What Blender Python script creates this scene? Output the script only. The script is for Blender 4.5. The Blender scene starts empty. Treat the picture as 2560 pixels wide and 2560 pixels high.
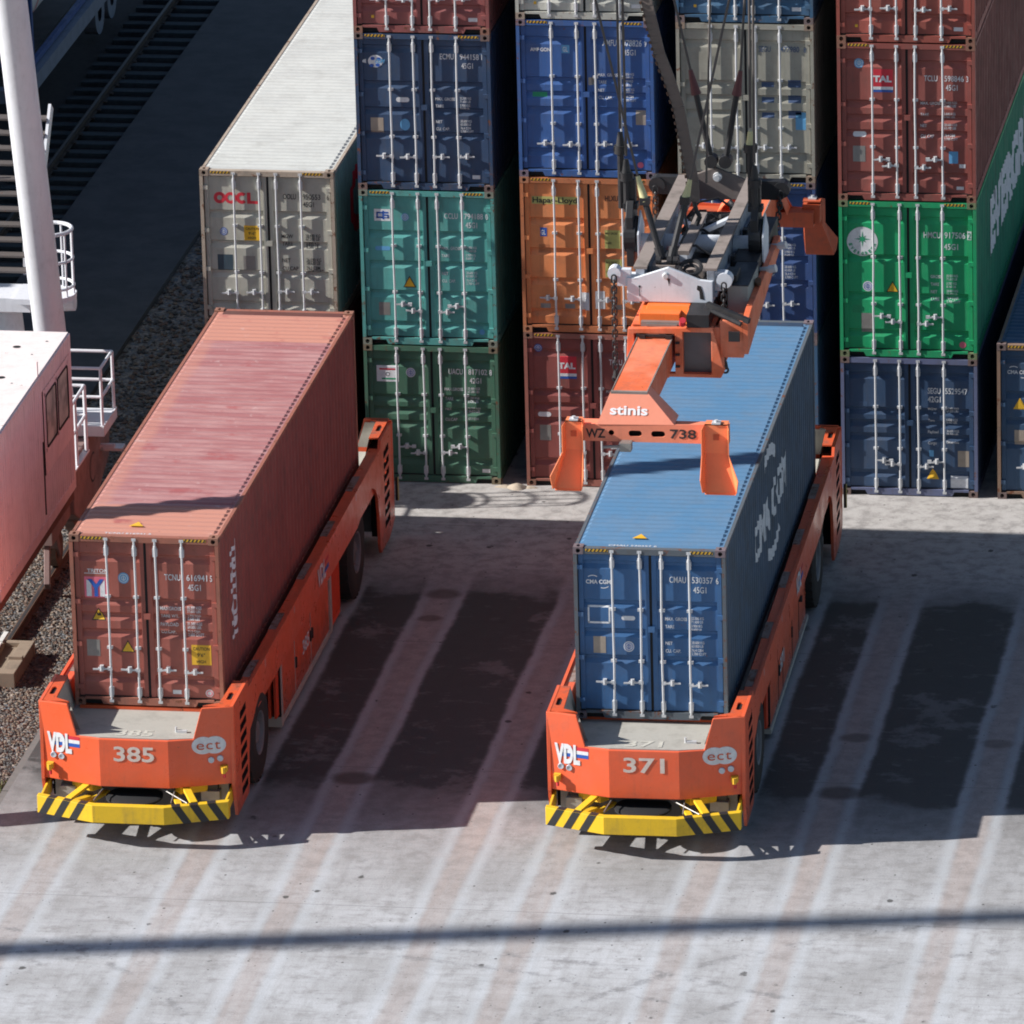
import bpy, bmesh, math, random
from mathutils import Vector, Matrix
from mathutils.geometry import tessellate_polygon
random.seed(7)
S = bpy.context.scene
COL = S.collection
R = math.radians

# ------------------------------------------------------------ camera, light
cam = bpy.data.objects.new('camera', bpy.data.cameras.new('camera'))
COL.objects.link(cam); S.camera = cam
cam.location = (25.9951, -138.8222, 47.3141)
cam.rotation_mode = 'XYZ'; cam.rotation_euler = (1.2432, 0.0240, 0.1586)
cam.data.sensor_width = 36; cam.data.lens = 36 * 20640.11 / 2560
cam.data.clip_start = 1; cam.data.clip_end = 2000

SUN = Vector((1.68, 0.29, -1.0)).normalized()          # direction the light travels
sun = bpy.data.objects.new('sun', bpy.data.lights.new('sun', 'SUN'))
COL.objects.link(sun); sun.data.energy = 5.0; sun.data.angle = R(0.53)
sun.data.color = (1.0, 0.965, 0.93)
sun.rotation_euler = SUN.to_track_quat('-Z', 'Y').to_euler()
W = bpy.data.worlds.new('World'); S.world = W; W.use_nodes = True
nt = W.node_tree; sky = nt.nodes.new('ShaderNodeTexSky'); sky.sky_type = 'NISHITA'
sky.sun_disc = False; sky.sun_elevation = R(30.4); sky.sun_rotation = R(260.2)
nt.links.new(sky.outputs[0], nt.nodes['Background'].inputs[0])
sky.ozone_density = 2.2; sky.dust_density = .6
nt.nodes['Background'].inputs[1].default_value = 0.062
S.view_settings.view_transform = 'Standard'; S.view_settings.look = 'None'
S.view_settings.exposure = 0.70; S.view_settings.gamma = 1
S.render.engine = 'CYCLES'; S.cycles.filter_width = 1.9

# ------------------------------------------------------------ node helpers
def lin(h):
    h = h.lstrip('#'); r = []
    for i in (0, 2, 4):
        c = int(h[i:i+2], 16) / 255
        r.append(c / 12.92 if c <= .04045 else ((c + .055) / 1.055) ** 2.4)
    return (*r, 1)
class NT:
    def __init__(s, name):
        s.mat = bpy.data.materials.new(name); s.mat.use_nodes = True
        s.t = s.mat.node_tree; s.b = s.t.nodes['Principled BSDF']
        s.co = s.n('ShaderNodeTexCoord')
    def n(s, k, **kw):
        x = s.t.nodes.new(k)
        for a, b in kw.items(): setattr(x, a, b)
        return x
    def put(s, inp, v):
        if v is None: return
        if hasattr(v, 'is_linked') or hasattr(v, 'links'): s.t.links.new(v, inp)
        else: inp.default_value = v
    def math(s, op, a, b=None, c=None, clamp=False):
        x = s.n('ShaderNodeMath', operation=op, use_clamp=clamp)
        for i, v in enumerate((a, b, c)):
            if v is not None: s.put(x.inputs[i], v)
        return x.outputs[0]
    def mr(s, v, a, b, c=0., d=1., smooth=True):
        x = s.n('ShaderNodeMapRange'); x.interpolation_type = 'SMOOTHSTEP' if smooth else 'LINEAR'
        s.put(x.inputs[0], v)
        for i, q in enumerate((a, b, c, d)): x.inputs[i+1].default_value = q
        return x.outputs[0]
    def mix(s, f, a, b, mode='MIX'):
        x = s.n('ShaderNodeMix', data_type='RGBA', blend_type=mode); x.clamp_factor = True
        s.put(x.inputs[0], f); s.put(x.inputs[6], a); s.put(x.inputs[7], b)
        return x.outputs[2]
    def vec(s, scale=(1, 1, 1), loc=(0, 0, 0), src='Object'):
        m = s.n('ShaderNodeMapping'); m.inputs['Scale'].default_value = scale; m.inputs['Location'].default_value = loc
        s.t.links.new(s.co.outputs[src], m.inputs[0]); return m.outputs[0]
    def noise(s, vec, scale, detail=4, rough=.55):
        x = s.n('ShaderNodeTexNoise'); x.inputs['Scale'].default_value = scale
        x.inputs['Detail'].default_value = detail; x.inputs['Roughness'].default_value = rough
        s.t.links.new(vec, x.inputs['Vector']); return x.outputs[0]
    def bump(s, h, strength, dist):
        x = s.n('ShaderNodeBump'); x.inputs['Strength'].default_value = strength; x.inputs['Distance'].default_value = dist
        s.put(x.inputs['Height'], h); s.t.links.new(x.outputs[0], s.b.inputs['Normal'])
    def out(s, col, rough=.5, metal=0.):
        s.put(s.b.inputs['Base Color'], col); s.put(s.b.inputs['Roughness'], rough); s.b.inputs['Metallic'].default_value = metal
        return s.mat

def paint(name, c, rough=.5,  dirt=.35, rust=.0, fade=None, fadeamt=0., streak=.25, bump=.25, dirtc=(.10, .085, .07, 1), spec=.4, chips=0., grime=0.):
    """painted steel with grime, vertical run-off streaks, fading and rust blooms"""
    if isinstance(c, str): c = lin(c)
    m = NT(name); seed = (random.uniform(0, 60), random.uniform(0, 60), random.uniform(0, 60))
    v = m.vec(loc=seed); col = c
    if fade is not None:
        n = m.noise(v, 1.1, 6, .65); col = m.mix(m.mr(n, .38, .62, 0, fadeamt), col, fade)
    n = m.noise(v, 2.3, 8, .7); col = m.mix(m.mr(n, .45, .75, 0, dirt), col, dirtc)
    vs = m.vec(scale=(9, 9, .7), loc=seed); n2 = m.noise(vs, 1.6, 5, .6)
    col = m.mix(m.mr(n2, .5, .78, 0, streak), col, dirtc)
    f = m.noise(v, 14, 3, .6); col = m.mix(m.mr(f, .3, .7, 0, .12), col, (.8, .8, .8, 1), 'MULTIPLY')
    if rust > 0:
        n3 = m.noise(v, 6.5, 9, .75); k = m.mr(n3, .68 - rust * .22, .74 - rust * .2)
        col = m.mix(k, col, m.mix(m.noise(v, 30, 3), (.22, .075, .03, 1), (.09, .035, .02, 1)))
    if grime > 0:                                   # road dirt thrown up onto the lower body, broken by noise
        s3 = m.n('ShaderNodeSeparateXYZ'); m.t.links.new(m.co.outputs['Object'], s3.inputs[0])
        g_ = m.math('ADD', m.mr(s3.outputs[2], .1, 1.3, .75, -.25, False), m.math('MULTIPLY', m.math('SUBTRACT', m.noise(v, 3.5, 8, .75), .5), 1.6))
        col = m.mix(m.mr(g_, .1, .8, 0, grime), col, (.075, .058, .05, 1))
    if chips > 0:
        k_ = m.noise(v, 21, 5, .8); col = m.mix(m.mr(k_, .66, .70, 0, chips), col, (.09, .05, .04, 1))
        k2 = m.noise(m.vec(scale=(1, 1, .25), loc=seed), 7, 6, .8); col = m.mix(m.mr(k2, .64, .70, 0, chips * .6), col, (.16, .13, .12, 1))
    if bump > 0: m.bump(m.noise(v, 2.0, 3, .5), bump, .02)
    m.b.inputs['Specular IOR Level'].default_value = spec
    return m.out(col, m.mr(n, .3, .7, rough - .06, rough + .18))
def plain(name, c, rough=.6, metal=0., var=.25, scale=8):
    if isinstance(c, str): c = lin(c)
    m = NT(name); n = m.noise(m.vec(), scale, 5, .6)
    return m.out(m.mix(m.mr(n, .35, .7, 0, var), c, tuple(x * .45 for x in c[:3]) + (1,)), rough, metal)

# ------------------------------------------------------------ mesh builder
class MB:
    def __init__(s): s.v = []; s.f = []; s.m = []
    def face(s, pts, mi=0):
        k = len(s.v); s.v += [tuple(p) for p in pts]; s.f.append(tuple(range(k, k + len(pts)))); s.m.append(mi)
    def box(s, x0, x1, y0, y1, z0, z1, mi=0):
        k = len(s.v); s.v += [(x, y, z) for z in (z0, z1) for y in (y0, y1) for x in (x0, x1)]
        for q in ((0, 2, 3, 1), (4, 5, 7, 6), (0, 1, 5, 4), (2, 6, 7, 3), (0, 4, 6, 2), (1, 3, 7, 5)):
            s.f.append(tuple(k + i for i in q)); s.m.append(mi)
    def bar(s, p, q, w, h, mi=0, up=(0, 0, 1)):
        """rectangular bar from p to q, w sideways, h along up"""
        p, q = Vector(p), Vector(q); d = (q - p).normalized(); u = Vector(up)
        a = d.cross(u)
        if a.length < 1e-4: a = d.cross(Vector((0, 1, 0)))
        a.normalize(); b = a.cross(d)
        k = len(s.v)
        for c in (p, q):
            for i, j in ((-1, -1), (1, -1), (1, 1), (-1, 1)): s.v.append(tuple(c + a * i * w / 2 + b * j * h / 2))
        for t in ((0, 1, 2, 3), (7, 6, 5, 4), (0, 4, 5, 1), (1, 5, 6, 2), (2, 6, 7, 3), (3, 7, 4, 0)):
            s.f.append(tuple(k + i for i in t)); s.m.append(mi)
    def tube(s, p, q, r, n=10, mi=0, r2=None, cap=True):
        p, q = Vector(p), Vector(q); d = (q - p).normalized(); r2 = r if r2 is None else r2
        a = d.orthogonal().normalized(); b = d.cross(a); k = len(s.v)
        for c, rr in ((p, r), (q, r2)):
            for i in range(n):
                t = 2 * math.pi * i / n; s.v.append(tuple(c + (a * math.cos(t) + b * math.sin(t)) * rr))
        for i in range(n):
            j = (i + 1) % n; s.f.append((k + i, k + j, k + n + j, k + n + i)); s.m.append(mi)
        if cap:
            s.f.append(tuple(k + i for i in reversed(range(n)))); s.f.append(tuple(k + n + i for i in range(n))); s.m += [mi, mi]
    def path(s, pts, r, n=8, mi=0):
        for a, b in zip(pts, pts[1:]): s.tube(a, b, r, n, mi)
    def lathe(s, c, prof, n=32, mi=0, axis='x'):
        """prof: list of (offset along axis, radius[, material])"""
        k = len(s.v)
        for o, r, *_ in prof:
            for i in range(n):
                t = 2 * math.pi * i / n; a, b = math.cos(t) * r, math.sin(t) * r
                s.v.append({'x': (c[0] + o, c[1] + a, c[2] + b), 'y': (c[0] + a, c[1] + o, c[2] + b), 'z': (c[0] + a, c[1] + b, c[2] + o)}[axis])
        for j in range(len(prof) - 1):
            mm = prof[j][2] if len(prof[j]) > 2 else mi
            for i in range(n):
                l = (i + 1) % n; s.f.append((k + j * n + i, k + j * n + l, k + (j + 1) * n + l, k + (j + 1) * n + i)); s.m.append(mm)
    def torus(s, c, ax, R_, r, n=14, m=6, mi=0, stretch=None):
        ax = Vector(ax).normalized(); a = ax.orthogonal().normalized()
        if stretch: a = Vector(stretch[0]).normalized()
        b = ax.cross(a); k = len(s.v); c = Vector(c); st = stretch[1] if stretch else 0
        for i in range(n):
            t = 2 * math.pi * i / n; d = a * math.cos(t) + b * math.sin(t); cc = c + d * R_ + a * (st if math.cos(t) > 0 else -st)
            for j in range(m):
                u = 2 * math.pi * j / m; s.v.append(tuple(cc + d * math.cos(u) * r + ax * math.sin(u) * r))
        for i in range(n):
            for j in range(m):
                i2, j2 = (i + 1) % n, (j + 1) % m
                s.f.append((k + i * m + j, k + i2 * m + j, k + i2 * m + j2, k + i * m + j2)); s.m.append(mi)
    def prism(s, pts, axis, a, b, mi=0, holes=(), him=None):
        mp = {'x': lambda u, v, w: (w, u, v), 'y': lambda u, v, w: (u, w, v), 'z': lambda u, v, w: (u, v, w)}[axis]
        loops = [list(pts)] + [list(h) for h in holes]
        flat = [p for l in loops for p in l]
        for w in (a, b):
            k = len(s.v); s.v += [mp(u, v, w) for u, v in flat]
            if holes:
                for t in tessellate_polygon([[Vector((u, v, 0)) for u, v in l] for l in loops]):
                    s.f.append(tuple(k + i for i in t)); s.m.append(mi)
            else: s.f.append(tuple(range(k, k + len(flat)))); s.m.append(mi)
        k = len(s.v) - 2 * len(flat); n = len(flat); o = 0
        for li, l in enumerate(loops):
            for i in range(len(l)):
                j = (i + 1) % len(l); s.f.append((k + o + i, k + o + j, k + n + o + j, k + n + o + i)); s.m.append(mi if li == 0 or him is None else him)
            o += len(l)
    def build(s, name, mats, parent=None, smooth=False, bevel=0., off=(0, 0, 0), label=None):
        me = bpy.data.meshes.new(name)
        me.from_pydata([(x - off[0], y - off[1], z - off[2]) for x, y, z in s.v], [], s.f)
        mats = mats if isinstance(mats, (list, tuple)) else [mats]
        for m in mats: me.materials.append(m)
        me.polygons.foreach_set('material_index', s.m)
        bm = bmesh.new(); bm.from_mesh(me)
        bmesh.ops.remove_doubles(bm, verts=bm.verts, dist=1e-5)
        bmesh.ops.recalc_face_normals(bm, faces=bm.faces)
        if smooth:
            for f in bm.faces: f.smooth = True
            for e in bm.edges:
                if len(e.link_faces) == 2 and e.calc_face_angle(0) > .6: e.smooth = False
        bm.to_mesh(me); bm.free()
        o = bpy.data.objects.new(name, me); COL.objects.link(o)
        if parent: o.parent = parent
        if bevel:
            b = o.modifiers.new('Bevel', 'BEVEL'); b.width = bevel; b.segments = 2; b.limit_method = 'ANGLE'; b.angle_limit = R(40)
        if label: o['label'] = label
        return o
def thing(name, label, cat, loc=(0, 0, 0), rz=0, group=None):
    o = bpy.data.objects.new(name, None); COL.objects.link(o); o.empty_display_size = .5
    o.location = loc; o.rotation_euler = (0, 0, rz); return tag(o, label, cat, group)
def tag(o, label, cat, group=None, kind=None):
    o['label'] = label; o['category'] = cat
    if group: o['group'] = group
    if kind: o['kind'] = kind
    return o
def structure(o): o['kind'] = 'structure'; return o

# ------------------------------------------------------------ lettering and decals
_tc = {}
def text2d(t, bold=0.0):
    if (t, bold) in _tc: return _tc[(t, bold)]
    cu = bpy.data.curves.new('t', 'FONT'); cu.body = t; cu.size = 1; cu.resolution_u = 3; cu.offset = bold; cu.fill_mode = 'FRONT'
    ob = bpy.data.objects.new('t', cu); COL.objects.link(ob)
    bpy.context.view_layer.update()
    me = bpy.data.meshes.new_from_object(ob.evaluated_get(bpy.context.evaluated_depsgraph_get()))
    v = [(p.co.x, p.co.y) for p in me.vertices]; f = [tuple(p.vertices) for p in me.polygons]
    COL.objects.unlink(ob); bpy.data.objects.remove(ob); bpy.data.curves.remove(cu); bpy.data.meshes.remove(me)
    x0 = min(a for a, b in v); x1 = max(a for a, b in v)
    _tc[(t, bold)] = ([(a - x0, b) for a, b in v], f, x1 - x0); return _tc[(t, bold)]
class Decal:
    """flat artwork in (u, v), wrapped over a surface by a mapping function; each mark becomes an object of its own"""
    def __init__(s): s.bk = {}; s.cur = None; s.i = 0
    def grp(s, name=None): s.i += 1; s.cur = (name, s.i) if name else None
    def _b(s, kind):
        if s.cur: k = s.cur
        elif kind == 'lettering': k = ('lettering', 0)
        else: s.i += 1; k = (kind, s.i)
        return s.bk.setdefault(k, ([], [], []))
    def poly(s, pts, mi=0, layer=1, kind='decal'):
        V, F, M_ = s._b(kind); k = len(V); V += [(u, v, layer) for u, v in pts]; F.append(tuple(range(k, k + len(pts)))); M_.append(mi)
    def rect(s, u0, v0, u1, v1, mi=0, layer=1): s.poly([(u0, v0), (u1, v0), (u1, v1), (u0, v1)], mi, layer, 'placard')
    def circ(s, u, v, r, mi=0, layer=1, n=20, sy=1): s.poly([(u + math.cos(2*math.pi*i/n) * r, v + math.sin(2*math.pi*i/n) * r * sy) for i in range(n)], mi, layer, 'round_sticker')
    def ring(s, u, v, r, w, mi=0, layer=1, n=20, a0=0, a1=2*math.pi):
        own = s.cur is None
        if own: s.grp('ring_mark')
        for i in range(n):
            a, b = a0 + (a1-a0) * i / n, a0 + (a1-a0) * (i + 1) / n
            s.poly([(u + math.cos(a) * r, v + math.sin(a) * r), (u + math.cos(b) * r, v + math.sin(b) * r), (u + math.cos(b) * (r - w), v + math.sin(b) * (r - w)), (u + math.cos(a) * (r - w), v + math.sin(a) * (r - w))], mi, layer)
        if own: s.grp()
    def text(s, t, u, v, h, mi=0, layer=2, w=None, sx=.85, bold=.012, rot=0, shear=0):
        vs, fs, tw = text2d(t, bold); k = h / .72
        V, F, M_ = s._b('lettering'); kx = w / tw if w else k * sx
        c, sn = math.cos(rot), math.sin(rot); o = len(V)
        for a, b in vs:
            x, y = a * kx + b * k * shear, b * k; V.append((u + x * c - y * sn, v + x * sn + y * c, layer))
        for f in fs: F.append(tuple(o + i for i in f)); M_.append(mi)
    def tri(s, u, v, w, mi=0, mk=1, layer=1):
        own = s.cur is None
        if own: s.grp('warning_triangle')
        h = w * .9; s.poly([(u - w/2, v), (u + w/2, v), (u, v + h)], mk, layer)
        s.poly([(u - w*.40, v + w*.06), (u + w*.40, v + w*.06), (u, v + h * .86)], mi, layer + 1)
        if own: s.grp()
    def build(s, name, mats, fn, parent, ub=(), vb=(), gap=.003):
        mats = mats if isinstance(mats, (list, tuple)) else [mats]
        for (kind, _), (V, F, M_) in s.bk.items():
            bm = bmesh.new(); vs = [bm.verts.new((u, l, v)) for u, v, l in V]; used = sorted(set(M_))
            for f, m in zip(F, M_):
                try: q = bm.faces.new([vs[i] for i in f]); q.material_index = used.index(m)
                except ValueError: pass
            us = [a[0] for a in V]; ws = [a[1] for a in V]
            for b in ub:
                if min(us) < b < max(us): bmesh.ops.bisect_plane(bm, geom=bm.verts[:] + bm.edges[:] + bm.faces[:], plane_co=(b, 0, 0), plane_no=(1, 0, 0), dist=1e-6)
            for b in vb:
                if min(ws) < b < max(ws): bmesh.ops.bisect_plane(bm, geom=bm.verts[:] + bm.edges[:] + bm.faces[:], plane_co=(0, 0, b), plane_no=(0, 0, 1), dist=1e-6)
            for v in bm.verts: v.co = fn(v.co.x, v.co.z, v.co.y * gap)
            nm = name if kind in ('lettering', 'decal') else kind
            me = bpy.data.meshes.new(nm); bm.to_mesh(me); bm.free()
            for m in used: me.materials.append(mats[m])
            o = bpy.data.objects.new(nm, me); COL.objects.link(o); o.parent = parent

# ------------------------------------------------------------ shared materials
M = {}
M['galv'] = paint('galvanised', (.60, .61, .62, 1), .38, .25, .12, streak=.1, bump=0)
M['galv'].node_tree.nodes['Principled BSDF'].inputs['Metallic'].default_value = .15
M['rubber'] = plain('black rubber', (.012, .012, .013, 1), .85)
M['dark'] = plain('dark cavity', (.008, .008, .008, 1), .9)
M['white'] = plain('white decal', (.72, .73, .74, 1), .6, var=.3, scale=14)
M['black'] = plain('black decal', (.022, .022, .024, 1), .6, var=.3)
M['yellow'] = plain('yellow decal', (.80, .46, .03, 1), .55, var=.25)
M['red'] = plain('red decal', (.60, .03, .05, 1), .55)
M['blue'] = plain('blue decal', (.02, .10, .42, 1), .55)
M['cyan'] = plain('light blue decal', (.12, .36, .62, 1), .55)
M['plate'] = plain('bare metal plate', (.30, .29, .27, 1), .45, .4)
M['tan'] = plain('faded tan plate', (.36, .30, .24, 1), .6)
M['pink'] = plain('pink decal', (.75, .15, .22, 1), .6)
M['olive'] = plain('yellow green decal', (.46, .44, .14, 1), .6)
M['orange'] = plain('orange decal', (.62, .10, .03, 1), .5)
M['cream'] = plain('cream decal', (.70, .60, .53, 1), .6)
M['navy'] = plain('navy decal', (.05, .085, .17, 1), .6)
M['patch'] = plain('patch', (.2, .2, .2, 1), .6)
M['slate'] = plain('slate decal', (.045, .075, .10, 1), .5)
M['green'] = plain('green decal', (.02, .30, .14, 1), .6)
def red_roof():
    m = NT('red roof'); sp = m.n('ShaderNodeSeparateXYZ'); m.t.links.new(m.co.outputs['Object'], sp.inputs[0]); x, y = sp.outputs[0], sp.outputs[1]
    v = m.vec(); n = m.noise(v, 1.4, 7, .65); w = m.math('MULTIPLY', m.math('SUBTRACT', n, .5), .35)
    end = m.math('ADD', m.mr(m.math('ADD', y, m.math('MULTIPLY', w, .3)), 1.55, 1.62, 1, 0), m.mr(y, 10.32, 10.38)); lf = m.mr(m.math('ADD', x, w), .22, .42, .55, 0)
    mid = m.mix(m.mr(m.noise(m.vec(scale=(.5, 3.5, 1)), 1.5, 6, .7), .35, .68), (.33, .125, .125, 1), (.43, .23, .22, 1))
    c = m.mix(m.math('MAXIMUM', end, lf), mid, (.50, .225, .165, 1))
    c = m.mix(m.mr(m.noise(v, 1.1, 6, .62), .58, .70, 0, .75), c, (.33, .075, .075, 1)); c = m.mix(m.mr(m.noise(v, 5, 8, .75), .60, .70, 0, .5), c, (.55, .45, .42, 1))
    c = m.mix(m.mr(m.noise(v, 11, 6, .7), .66, .72, 0, .8), c, (.14, .06, .05, 1))
    return m.out(c, .55)
M['red_roof'] = red_roof()
M['ruststeel'] = paint('rusty steel', (.13, .075, .05, 1), .8, .6, .5)
DEC = ['white', 'black', 'yellow', 'red', 'blue', 'cyan', 'plate', 'tan', 'pink', 'olive', 'green', 'slate', 'orange', 'patch', 'navy', 'cream']
DI = {k: i for i, k in enumerate(DEC)}

# ------------------------------------------------------------ shipping container
CW, CL, H9, H8 = 2.438, 12.192, 2.896, 2.591
GROOVES = {'T': (.868, .612, .522, .425, .16), 'E': (.88, .632, .39, .155), 'C': (.90, .672, .505, .35), 'O': (.715, .52, .33, .13)}
ROD = (.252, .437, .572, .757)
DO, DI_, DS = .062, .100, .046          # panel outer face, groove bottom, door stile face
def door_prof(H, style):
    zs = [(0, DO)]
    for g in sorted(GROOVES[style]):
        c = g * H; zs += [(c - .085, DO), (c - .01, DI_), (c + .035, DI_), (c + .065, DO)]
    zs.append((H, DO)); return zs
def prof_at(zs, z):
    for (a, p), (b, q) in zip(zs, zs[1:]):
        if a <= z <= b: return p + (q - p) * (z - a) / max(b - a, 1e-9)
    return zs[-1][1]
def casting(mb, x, y, z, sx, sy, top):
    """corner casting 162 x 178 x 118 with oval holes on its end, side and top faces; x, y, z is the outer corner"""
    X, Y, Z = .162, .178, .118
    x2, y2, z2 = x + sx * X, y + sy * Y, z + (-Z if top else Z)
    def holed(o, u, v, hu, hv, nrm, k=12):
        o, u, v, nrm = Vector(o), Vector(u), Vector(v), Vector(nrm)
        c = o + u * .5 + v * .5; ul, vl = u.normalized(), v.normalized()
        rim = []; sq = []
        for i in range(k):
            t = 2 * math.pi * i / k + math.pi / k; a, b = math.cos(t), math.sin(t)
            rim.append(c + ul * a * hu + vl * b * hv); m = max(abs(a), abs(b))
            sq.append(c + u * .5 * a / m + v * .5 * b / m)
        for i in range(k):
            j = (i + 1) % k; mb.face([sq[i], sq[j], rim[j], rim[i]], 0)
            mb.face([rim[i], rim[j], rim[j] - nrm * .05, rim[i] - nrm * .05], 0)
        mb.face([p - nrm * .05 for p in rim], 1)
    dx, dy, dz = (x2 - x), (y2 - y), (z2 - z)
    holed((x, y, z), (dx, 0, 0), (0, 0, dz), .036, .040, (0, -sy, 0))
    holed((x, y, z), (0, dy, 0), (0, 0, dz), .044, .036, (-sx, 0, 0))
    holed((x, y, z), (dx, 0, 0), (0, dy, 0), .032, .058, (0, 0, 1 if top else -1))
    mb.face([(x, y, z2), (x2, y, z2), (x2, y2, z2), (x, y2, z2)]); mb.face([(x2, y, z), (x2, y2, z), (x2, y2, z2), (x2, y, z2)]); mb.face([(x, y2, z), (x2, y2, z), (x2, y2, z2), (x, y2, z2)])

def container(name, label, loc, H, c, style='T', rz=0, roof=None, roofrust=0, rust=.25, handles='one', decor=None, side=None, hazard=True, fade=.25,
              detail=True, frame_c=None, group='shipping containers', sidec=None, dirt=.3, hc=None, rooflbl=None):
    """builds one 40 ft container; local x across, y along (doors at y = 0), z up"""
    root = thing(name, label, 'container', loc, rz, group)
    c4 = lin(c) if isinstance(c, str) else c
    lc = tuple(min(1, x * 1.7 + .05) for x in c4[:3]) + (1,)
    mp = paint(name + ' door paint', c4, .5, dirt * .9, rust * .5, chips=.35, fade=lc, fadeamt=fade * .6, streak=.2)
    ms = paint(name + ' side paint', sidec or (tuple(x * .6 for x in c4[:3]) + (1,)), .6, dirt + .1, rust * .6, chips=.35,  fade=lc, fadeamt=fade * .4, streak=.35)  # default sides darkened: shade of the narrow gaps is put into the paint
    mf = paint(name + ' frame paint', frame_c or c4, .6, dirt + .15, rust + .25, streak=.2)
    mc = paint(name + ' corner paint', tuple(a * .35 + b for a, b in zip(c4[:3], (.17, .10, .065))) + (1,), .7, .4, .45)
    mr_ = paint(name + ' roof paint', (roof if roof and not isinstance(roof, str) else lc), .55, dirt * .8, roofrust, fade=tuple(x * .75 + .06 for x in ((roof if roof and not isinstance(roof, str) else lc))[:3]) + (1,), fadeamt=.6, streak=0, bump=.4)
    rng = random.Random(name + label)
    # frame: posts, header, sill, rails
    f = MB(); P = .060
    for x0, x1 in ((0, P), (CW - P, CW)):
        f.box(x0, x1, .004, .16, .118, H - .118)
        f.box(x0, x1, CL - .13, CL - .004, .118, H - .118)
    f.box(.162, CW - .162, .006, .12, H - .112, H - .016)
    f.prism([(.162, .022), (.162, .10), (.40, .10), (.44, .022), (CW - .44, .022), (CW - .40, .10), (CW - .162, .10), (CW - .162, .022), (CW - .5, .022), (CW - .5, .022)][0:0] or
            [(.46, .016), (.42, .095), (.162, .095), (.162, .135), (CW - .162, .135), (CW - .162, .095), (CW - .42, .095), (CW - .46, .016)], 'y', .010, .12)
    f.box(.162, .44, .05, .12, .012, .10, 1); f.box(CW - .44, CW - .162, .05, .12, .012, .10, 1)
    for x0, x1 in ((.003, .055), (CW - .055, CW - .003)):
        f.box(x0, x1, .178, CL - .178, H - .085, H - .026)
        f.box(x0, x1, .178, CL - .178, .022, .16)
    f.box(.162, CW - .162, CL - .12, CL - .006, H - .10, H - .02); f.box(.162, CW - .162, CL - .12, CL - .006, .02, .14)
    f.box(.06, CW - .06, .13, CL - .13, .13, .155)
    f.build('frame', [mf, M['dark']], root)
    for top in (0, 1):
        for sx in (0, 1):
            for sy in (0, 1):
                q = MB(); casting(q, CW if sx else 0, CL if sy else 0, H if top else 0, -1 if sx else 1, -1 if sy else 1, top)
                q.build('corner_fitting', [mc, M['dark']], root)
    # roof: cross corrugations with sloped ends
    r = MB(); n = 56; y0, y1 = .30, CL - .28; pt = (y1 - y0) / n; zb, zt = H - .034, H - .010
    ys = [(.12, zb + .012), (.26, zb + .012), (.28, zb)]
    for i in range(n):
        a = y0 + i * pt; ys += [(a + pt * .08, zb), (a + pt * .30, zt), (a + pt * .62, zt), (a + pt * .84, zb)]
    ys += [(CL - .26, zb), (CL - .24, zb + .012), (CL - .12, zb + .012)]
    for (a, p), (b, q) in zip(ys, ys[1:]):
        xs = (.05, .085, .13, CW - .13, CW - .085, CW - .05)
        za = [zb, min(zb + .0, p), p, p, zb, zb]; zc = [zb, zb, q, q, zb, zb]
        for i in range(5): r.face([(xs[i], a, za[i]), (xs[i+1], a, za[i+1]), (xs[i+1], b, zc[i+1]), (xs[i], b, zc[i])])
    r.box(.16, CW - .16, .10, .14, zb - .02, zb + .013); r.build('roof_panel', M[roof] if isinstance(roof, str) else mr_, root)
    # corrugated sides
    yb = [.15]; d = [0]; pt = .2755; k = int((CL - .30) / pt)
    prof = []
    for i in range(k):
        a = .15 + i * (CL - .30) / k; p = (CL - .30) / k
        prof += [(a, 0), (a + .30 * p, 0), (a + .52 * p, .034), (a + .80 * p, .034)]
    prof.append((CL - .15, 0))
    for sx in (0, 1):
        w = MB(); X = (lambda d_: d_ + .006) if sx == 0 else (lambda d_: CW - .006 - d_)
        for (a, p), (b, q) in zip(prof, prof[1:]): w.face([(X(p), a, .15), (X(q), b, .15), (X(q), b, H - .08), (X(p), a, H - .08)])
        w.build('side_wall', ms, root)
    e = MB(); ne = 9; p = (CW - .12) / ne; pr = []
    for i in range(ne): a = .06 + i * p; pr += [(a, .03), (a + .35 * p, .03), (a + .5 * p, .07), (a + .85 * p, .07)]
    pr.append((CW - .06, .03))
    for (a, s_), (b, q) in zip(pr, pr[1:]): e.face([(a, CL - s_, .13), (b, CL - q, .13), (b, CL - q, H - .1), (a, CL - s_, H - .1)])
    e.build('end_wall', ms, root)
    # doors
    zs = door_prof(H, style); zl, zh = .150, H - .128; xm = CW * .503
    stl = [(.075, .075 + .075), (xm - .095, xm - .022), (xm + .022, xm + .095), (CW - .15, CW - .075)]
    for di, (xa, xb) in enumerate(((.075, xm - .022), (xm + .022, CW - .075))):
        d_ = MB(); s0, s1 = (stl[0], stl[1]) if di == 0 else (stl[2], stl[3])
        for q in (s0, s1): d_.box(q[0], q[1], DS, DS + .07, zl, zh)
        z_ = [(zl, prof_at(zs, zl))] + [t for t in zs if zl < t[0] < zh] + [(zh, prof_at(zs, zh))]
        u0, u1 = s0[1], s1[0]
        for (a, p), (b, q) in zip(z_, z_[1:]): d_.face([(u0, p, a), (u1, p, a), (u1, q, b), (u0, q, b)])
        d_.box(u0 - .01, u1 + .01, DI_ + .005, DI_ + .012, zl, zh)
        dr = d_.build('door', mp, root)
        g = MB()                                     # rubber gasket round the leaf
        g.box(.060, .078, DS + .012, .12, zl - .01, zh + .02) if di == 0 else g.box(CW - .078, CW - .060, DS + .012, .12, zl - .01, zh + .02)
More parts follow.
